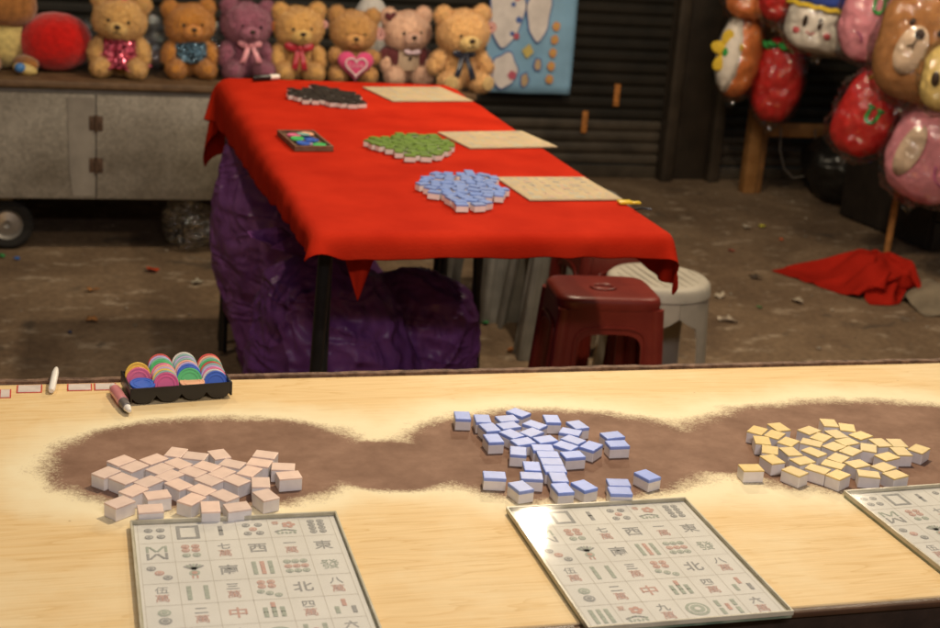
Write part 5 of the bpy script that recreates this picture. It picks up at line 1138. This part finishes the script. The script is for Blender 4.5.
# things on the ground at the right
M_sackb = mat('black_refuse_film', (.010, .009, .008), .4, .3, 12, .8, 25)
p = on_z(850, 207, 0); o = one_blob('refuse_sack', M_sackb, None, (0, 0, .14), (.20, .17, .145), sub=5, amp=.012, fs=18, amp2=.05, fs2=6, power=2.4, seed=70); o.location = (p.x+.02, p.y+.12, 0); tag(o, 'black refuse sack slumped in the dark beside the rack pole', 'sack')
t = thing('dark_crate', 'large dark crate in the shade behind the red cloth heap', 'crate', (3.75, 5.25, 0), .12)
M_crt = mat('black_crate_board', (.018, .013, .010), .7, .3, 18, .3, 60)
for k in range(3):
    bm = bmesh.new(); box(bm, (-.42, -.30, .012+.118*k), (.42, -.282, .122+.118*k), .003); finish('front_slat', bm, M_crt, t)
for sx in (-1, 1):
    bm = bmesh.new(); box(bm, (sx*.42-.011, -.281, .01), (sx*.42+.011, .30, .362), .003); finish('side_board', bm, M_crt, t)
bm = bmesh.new(); box(bm, (-.434, -.304, .366), (.434, .304, .384), .004); finish('lid', bm, M_crt, t)
def crumple(label, loc, sx, sy, d, m, seed, shrink=.7, rz=0, hump=.11):
    """a dropped cloth: a squeezed sheet settles in soft folds over its own bulk"""
    nx, ny = int(sx/d)+1, int(sy/d)+1; U, V = np.meshgrid(np.linspace(-sx/2, sx/2, nx), np.linspace(-sy/2, sy/2, ny), indexing='ij')
    R0 = np.stack([U, V, 0*U], -1); P = R0*shrink; R_ = random.Random(seed)
    lumps = [(R_.uniform(-.5, .5)*sx*shrink*.55, R_.uniform(-.5, .5)*sy*shrink*.55, R_.uniform(.05, .10), hump*R_.uniform(.45, 1)) for _ in range(7)]
    for i in range(nx):
        for j in range(ny):
            v = noise.noise_vector(Vector((U[i, j]*5, V[i, j]*5, seed)))
            P[i, j] += np.array((v.x*.06, v.y*.06, hump+.06+v.z*.10))
    def ground(p):
        h = np.full(len(p), .004)
        for cx, cy, r, hh in lumps: h = np.maximum(h, hh*np.exp(-((p[:, 0]-cx)**2+(p[:, 1]-cy)**2)/(r*r)))
        return h
    def collide(p, pv):
        h = ground(p); lo = p[:, 2] < h; p[lo, 2] = h[lo]; pv[lo, :2] = p[lo, :2]*.8+pv[lo, :2]*.2
    G = cloth_solve(P, R0, collide, 110, 6, .30, .94, 6)
    bm = bmesh.new(); vs = [[bm.verts.new(G[i, j]) for j in range(ny)] for i in range(nx)]
    for i in range(nx-1):
        for j in range(ny-1): bm.faces.new((vs[i][j], vs[i+1][j], vs[i+1][j+1], vs[i][j+1]))
    o = finish('crumpled_cloth', bm, m, angle=3); o.location = loc; o.rotation_euler = (0, 0, rz); tag(o, label, 'cloth')
    o.modifiers.new('thickness', 'SOLIDIFY').thickness = .0016; u_ = o.modifiers.new('smooth', 'SUBSURF'); u_.levels = 1; u_.render_levels = 2; return o
p = on_z(883, 300, 0); crumple('crumpled red cloth lying on the ground round the rack pole', (p.x+.03, p.y+.16, 0), .54, .72, .016, mat('shaded_red_felt', (.33, .014, .007), .9, .12, 9, .25, 300, spec=.06), 5, .52, .4, .12)  # shading on the heap is put into the colour as a darker red
p = on_z(936, 312, 0); crumple('dirty beige rag on the ground at the right frame edge', (p.x+.10, p.y+.10, 0), .36, .36, .016, mat('beige_rag', (.20, .16, .11), .9, .2, 20), 8, .7, 0, .09)

# litter one can see on the ground
lit = [((153, 272), .050, (.50, .06, .015), 'orange-red scrap on the ground in front of the cart'), ((2, 258), .03, (.04, .30, .08), 'green scrap by the cart wheel'), ((17, 261), .025, (.03, .12, .40), 'blue scrap just right of the cart wheel'),
       ((93, 292), .04, (.40, .17, .05), 'dull orange scrap on the ground, further back of two'), ((92, 322), .04, (.40, .18, .06), 'dull orange scrap on the ground, nearer of two'), ((70, 334), .018, (.03, .04, .09), 'small dark blue speck on the ground left'), ((198, 284), .05, (.42, .38, .30), 'pale scrap of paper in front of the tall purple sack'),
       ((485, 324), .035, (.03, .22, .06), 'green scrap under the red table'), ((528, 311), .04, (.60, .50, .38), 'white scrap left of the maroon stool'), ((511, 352), .035, (.42, .16, .05), 'orange peel scrap close behind the wooden table'),
       ((762, 228), .04, (.55, .50, .05), 'yellow scrap on the open ground'), ((746, 229), .05, (.50, .42, .32), 'pale scrap just left of the yellow one'), ((781, 241), .025, (.50, .10, .03), 'small orange scrap right of the yellow one'), ((731, 252), .03, (.32, .05, .03), 'small dark red scrap on the open ground'),
       ((755, 279), .05, (.05, .035, .025), 'dark dead leaf on the open ground'), ((759, 309), .03, (.05, .16, .05), 'small green scrap at the lower right ground'), ((720, 297), .055, (.48, .40, .30), 'pale flattened paper right of the grey stool'), ((727, 322), .06, (.46, .38, .29), 'long pale paper strip right of the grey stool'), ((797, 303), .05, (.50, .42, .32), 'pale paper scrap in the middle of the right ground'), ((846, 258), .04, (.50, .42, .15), 'yellowish scrap beside the red cloth heap')]
for (px, py), s, c, lab in lit:
    p = on_z(px, py, 0); R_ = random.Random(px); bm = bmesh.new(); n = 11
    ring = [bm.verts.new((s*.5*math.cos(2*PI*k/n)*R_.uniform(.55, 1.25), s*.36*math.sin(2*PI*k/n)*R_.uniform(.5, 1.3), .002+R_.uniform(0, .012)*s/.04)) for k in range(n)]; cvt = bm.verts.new((0, 0, .004+.010*R_.random()))
    for k in range(n): bm.faces.new((ring[k], ring[(k+1) % n], cvt))
    o = finish('paper_scrap', bm, mat('scrap_'+str(px), c, .8, .15, 60), angle=.3); o.location = (p.x, p.y, .002); o.rotation_euler = (0, 0, R_.uniform(0, 3)); o.modifiers.new('thickness', 'SOLIDIFY').thickness = .0012
    tag(o, lab, 'litter', 'litter on the ground')
bm = bmesh.new(); R_ = random.Random(9)
for k in range(420):
    x, y = R_.uniform(-.6, 3.6), R_.uniform(2.2, 6.0); s = R_.uniform(.002, .006)*(1 if R_.random() < .9 else 1.8); blob(bm, (x, y, s*.4), (s, s*R_.uniform(.6, 1), s*.5), Euler((0, 0, R_.uniform(0, 3))), sub=1)
o = finish('ground_grit', bm, mat('grit', (.12, .095, .07), .9, .4, 3, col2=(.40, .33, .25)), angle=3); o['kind'] = 'stuff'; o['label'] = 'scattered grit and crumbs on the concrete ground'

# ------------------------------------------------------------------ light: a night sky and the stall's hanging bulbs
w = bpy.data.worlds.new('World'); S.world = w; w.use_nodes = True; N, L = w.node_tree.nodes, w.node_tree.links
sky = N.new('ShaderNodeTexSky'); sky.sky_type = 'NISHITA'; sky.sun_disc = False; sky.sun_elevation = math.radians(4); sky.sun_rotation = math.radians(200)
bg = N['Background']; L.new(sky.outputs[0], bg.inputs['Color']); bg.inputs['Strength'].default_value = SKY
sl = bpy.data.lights.new('sun', 'SUN'); sl.energy = .01; sl.angle = math.radians(10); sl.color = (1, .9, .8); so_ = bpy.data.objects.new('sun', sl); COL.objects.link(so_); so_.rotation_euler = (math.radians(50), 0, math.radians(-20))
def bulb(name, loc, power, radius=.035, col=(1, .82, .58)):
    l = bpy.data.lights.new(name, 'POINT'); l.energy = power; l.shadow_soft_size = radius; l.color = col; o = bpy.data.objects.new(name, l); COL.objects.link(o); o.location = loc; return o
bulb('bulb_over_table', (.73, 1.75, 2.15), P1)
al = bpy.data.lights.new('tube_behind_viewer', 'AREA'); al.shape = 'RECTANGLE'; al.size = 1.2; al.size_y = .12; al.energy = P3; al.color = (1, .93, .98); ao = bpy.data.objects.new('tube_behind_viewer', al); COL.objects.link(ao); ao.location = (.35, -.55, 2.35)
ao.rotation_euler = (Vector((.5, 1.6, .75))-ao.location).to_track_quat('-Z', 'Y').to_euler()
bulb('bulb_over_cart', (-.35, 3.2, 2.9), P4)
bulb('bulb_by_rack', (2.25, 3.45, 1.95), P5)
bulb('bulb_over_red_table', (1.37, 3.75, 2.06), P2)
S.view_settings.view_transform = 'Standard'; S.view_settings.look = 'None'; S.view_settings.gamma = 1; S.view_settings.use_curve_mapping = False; S.view_settings.exposure = .13
S.render.engine = 'CYCLES'; S.cycles.max_bounces = 8; S.cycles.transparent_max_bounces = 16; S.cycles.caustics_reflective = False; S.cycles.caustics_refractive = False; S.cycles.use_denoising = True
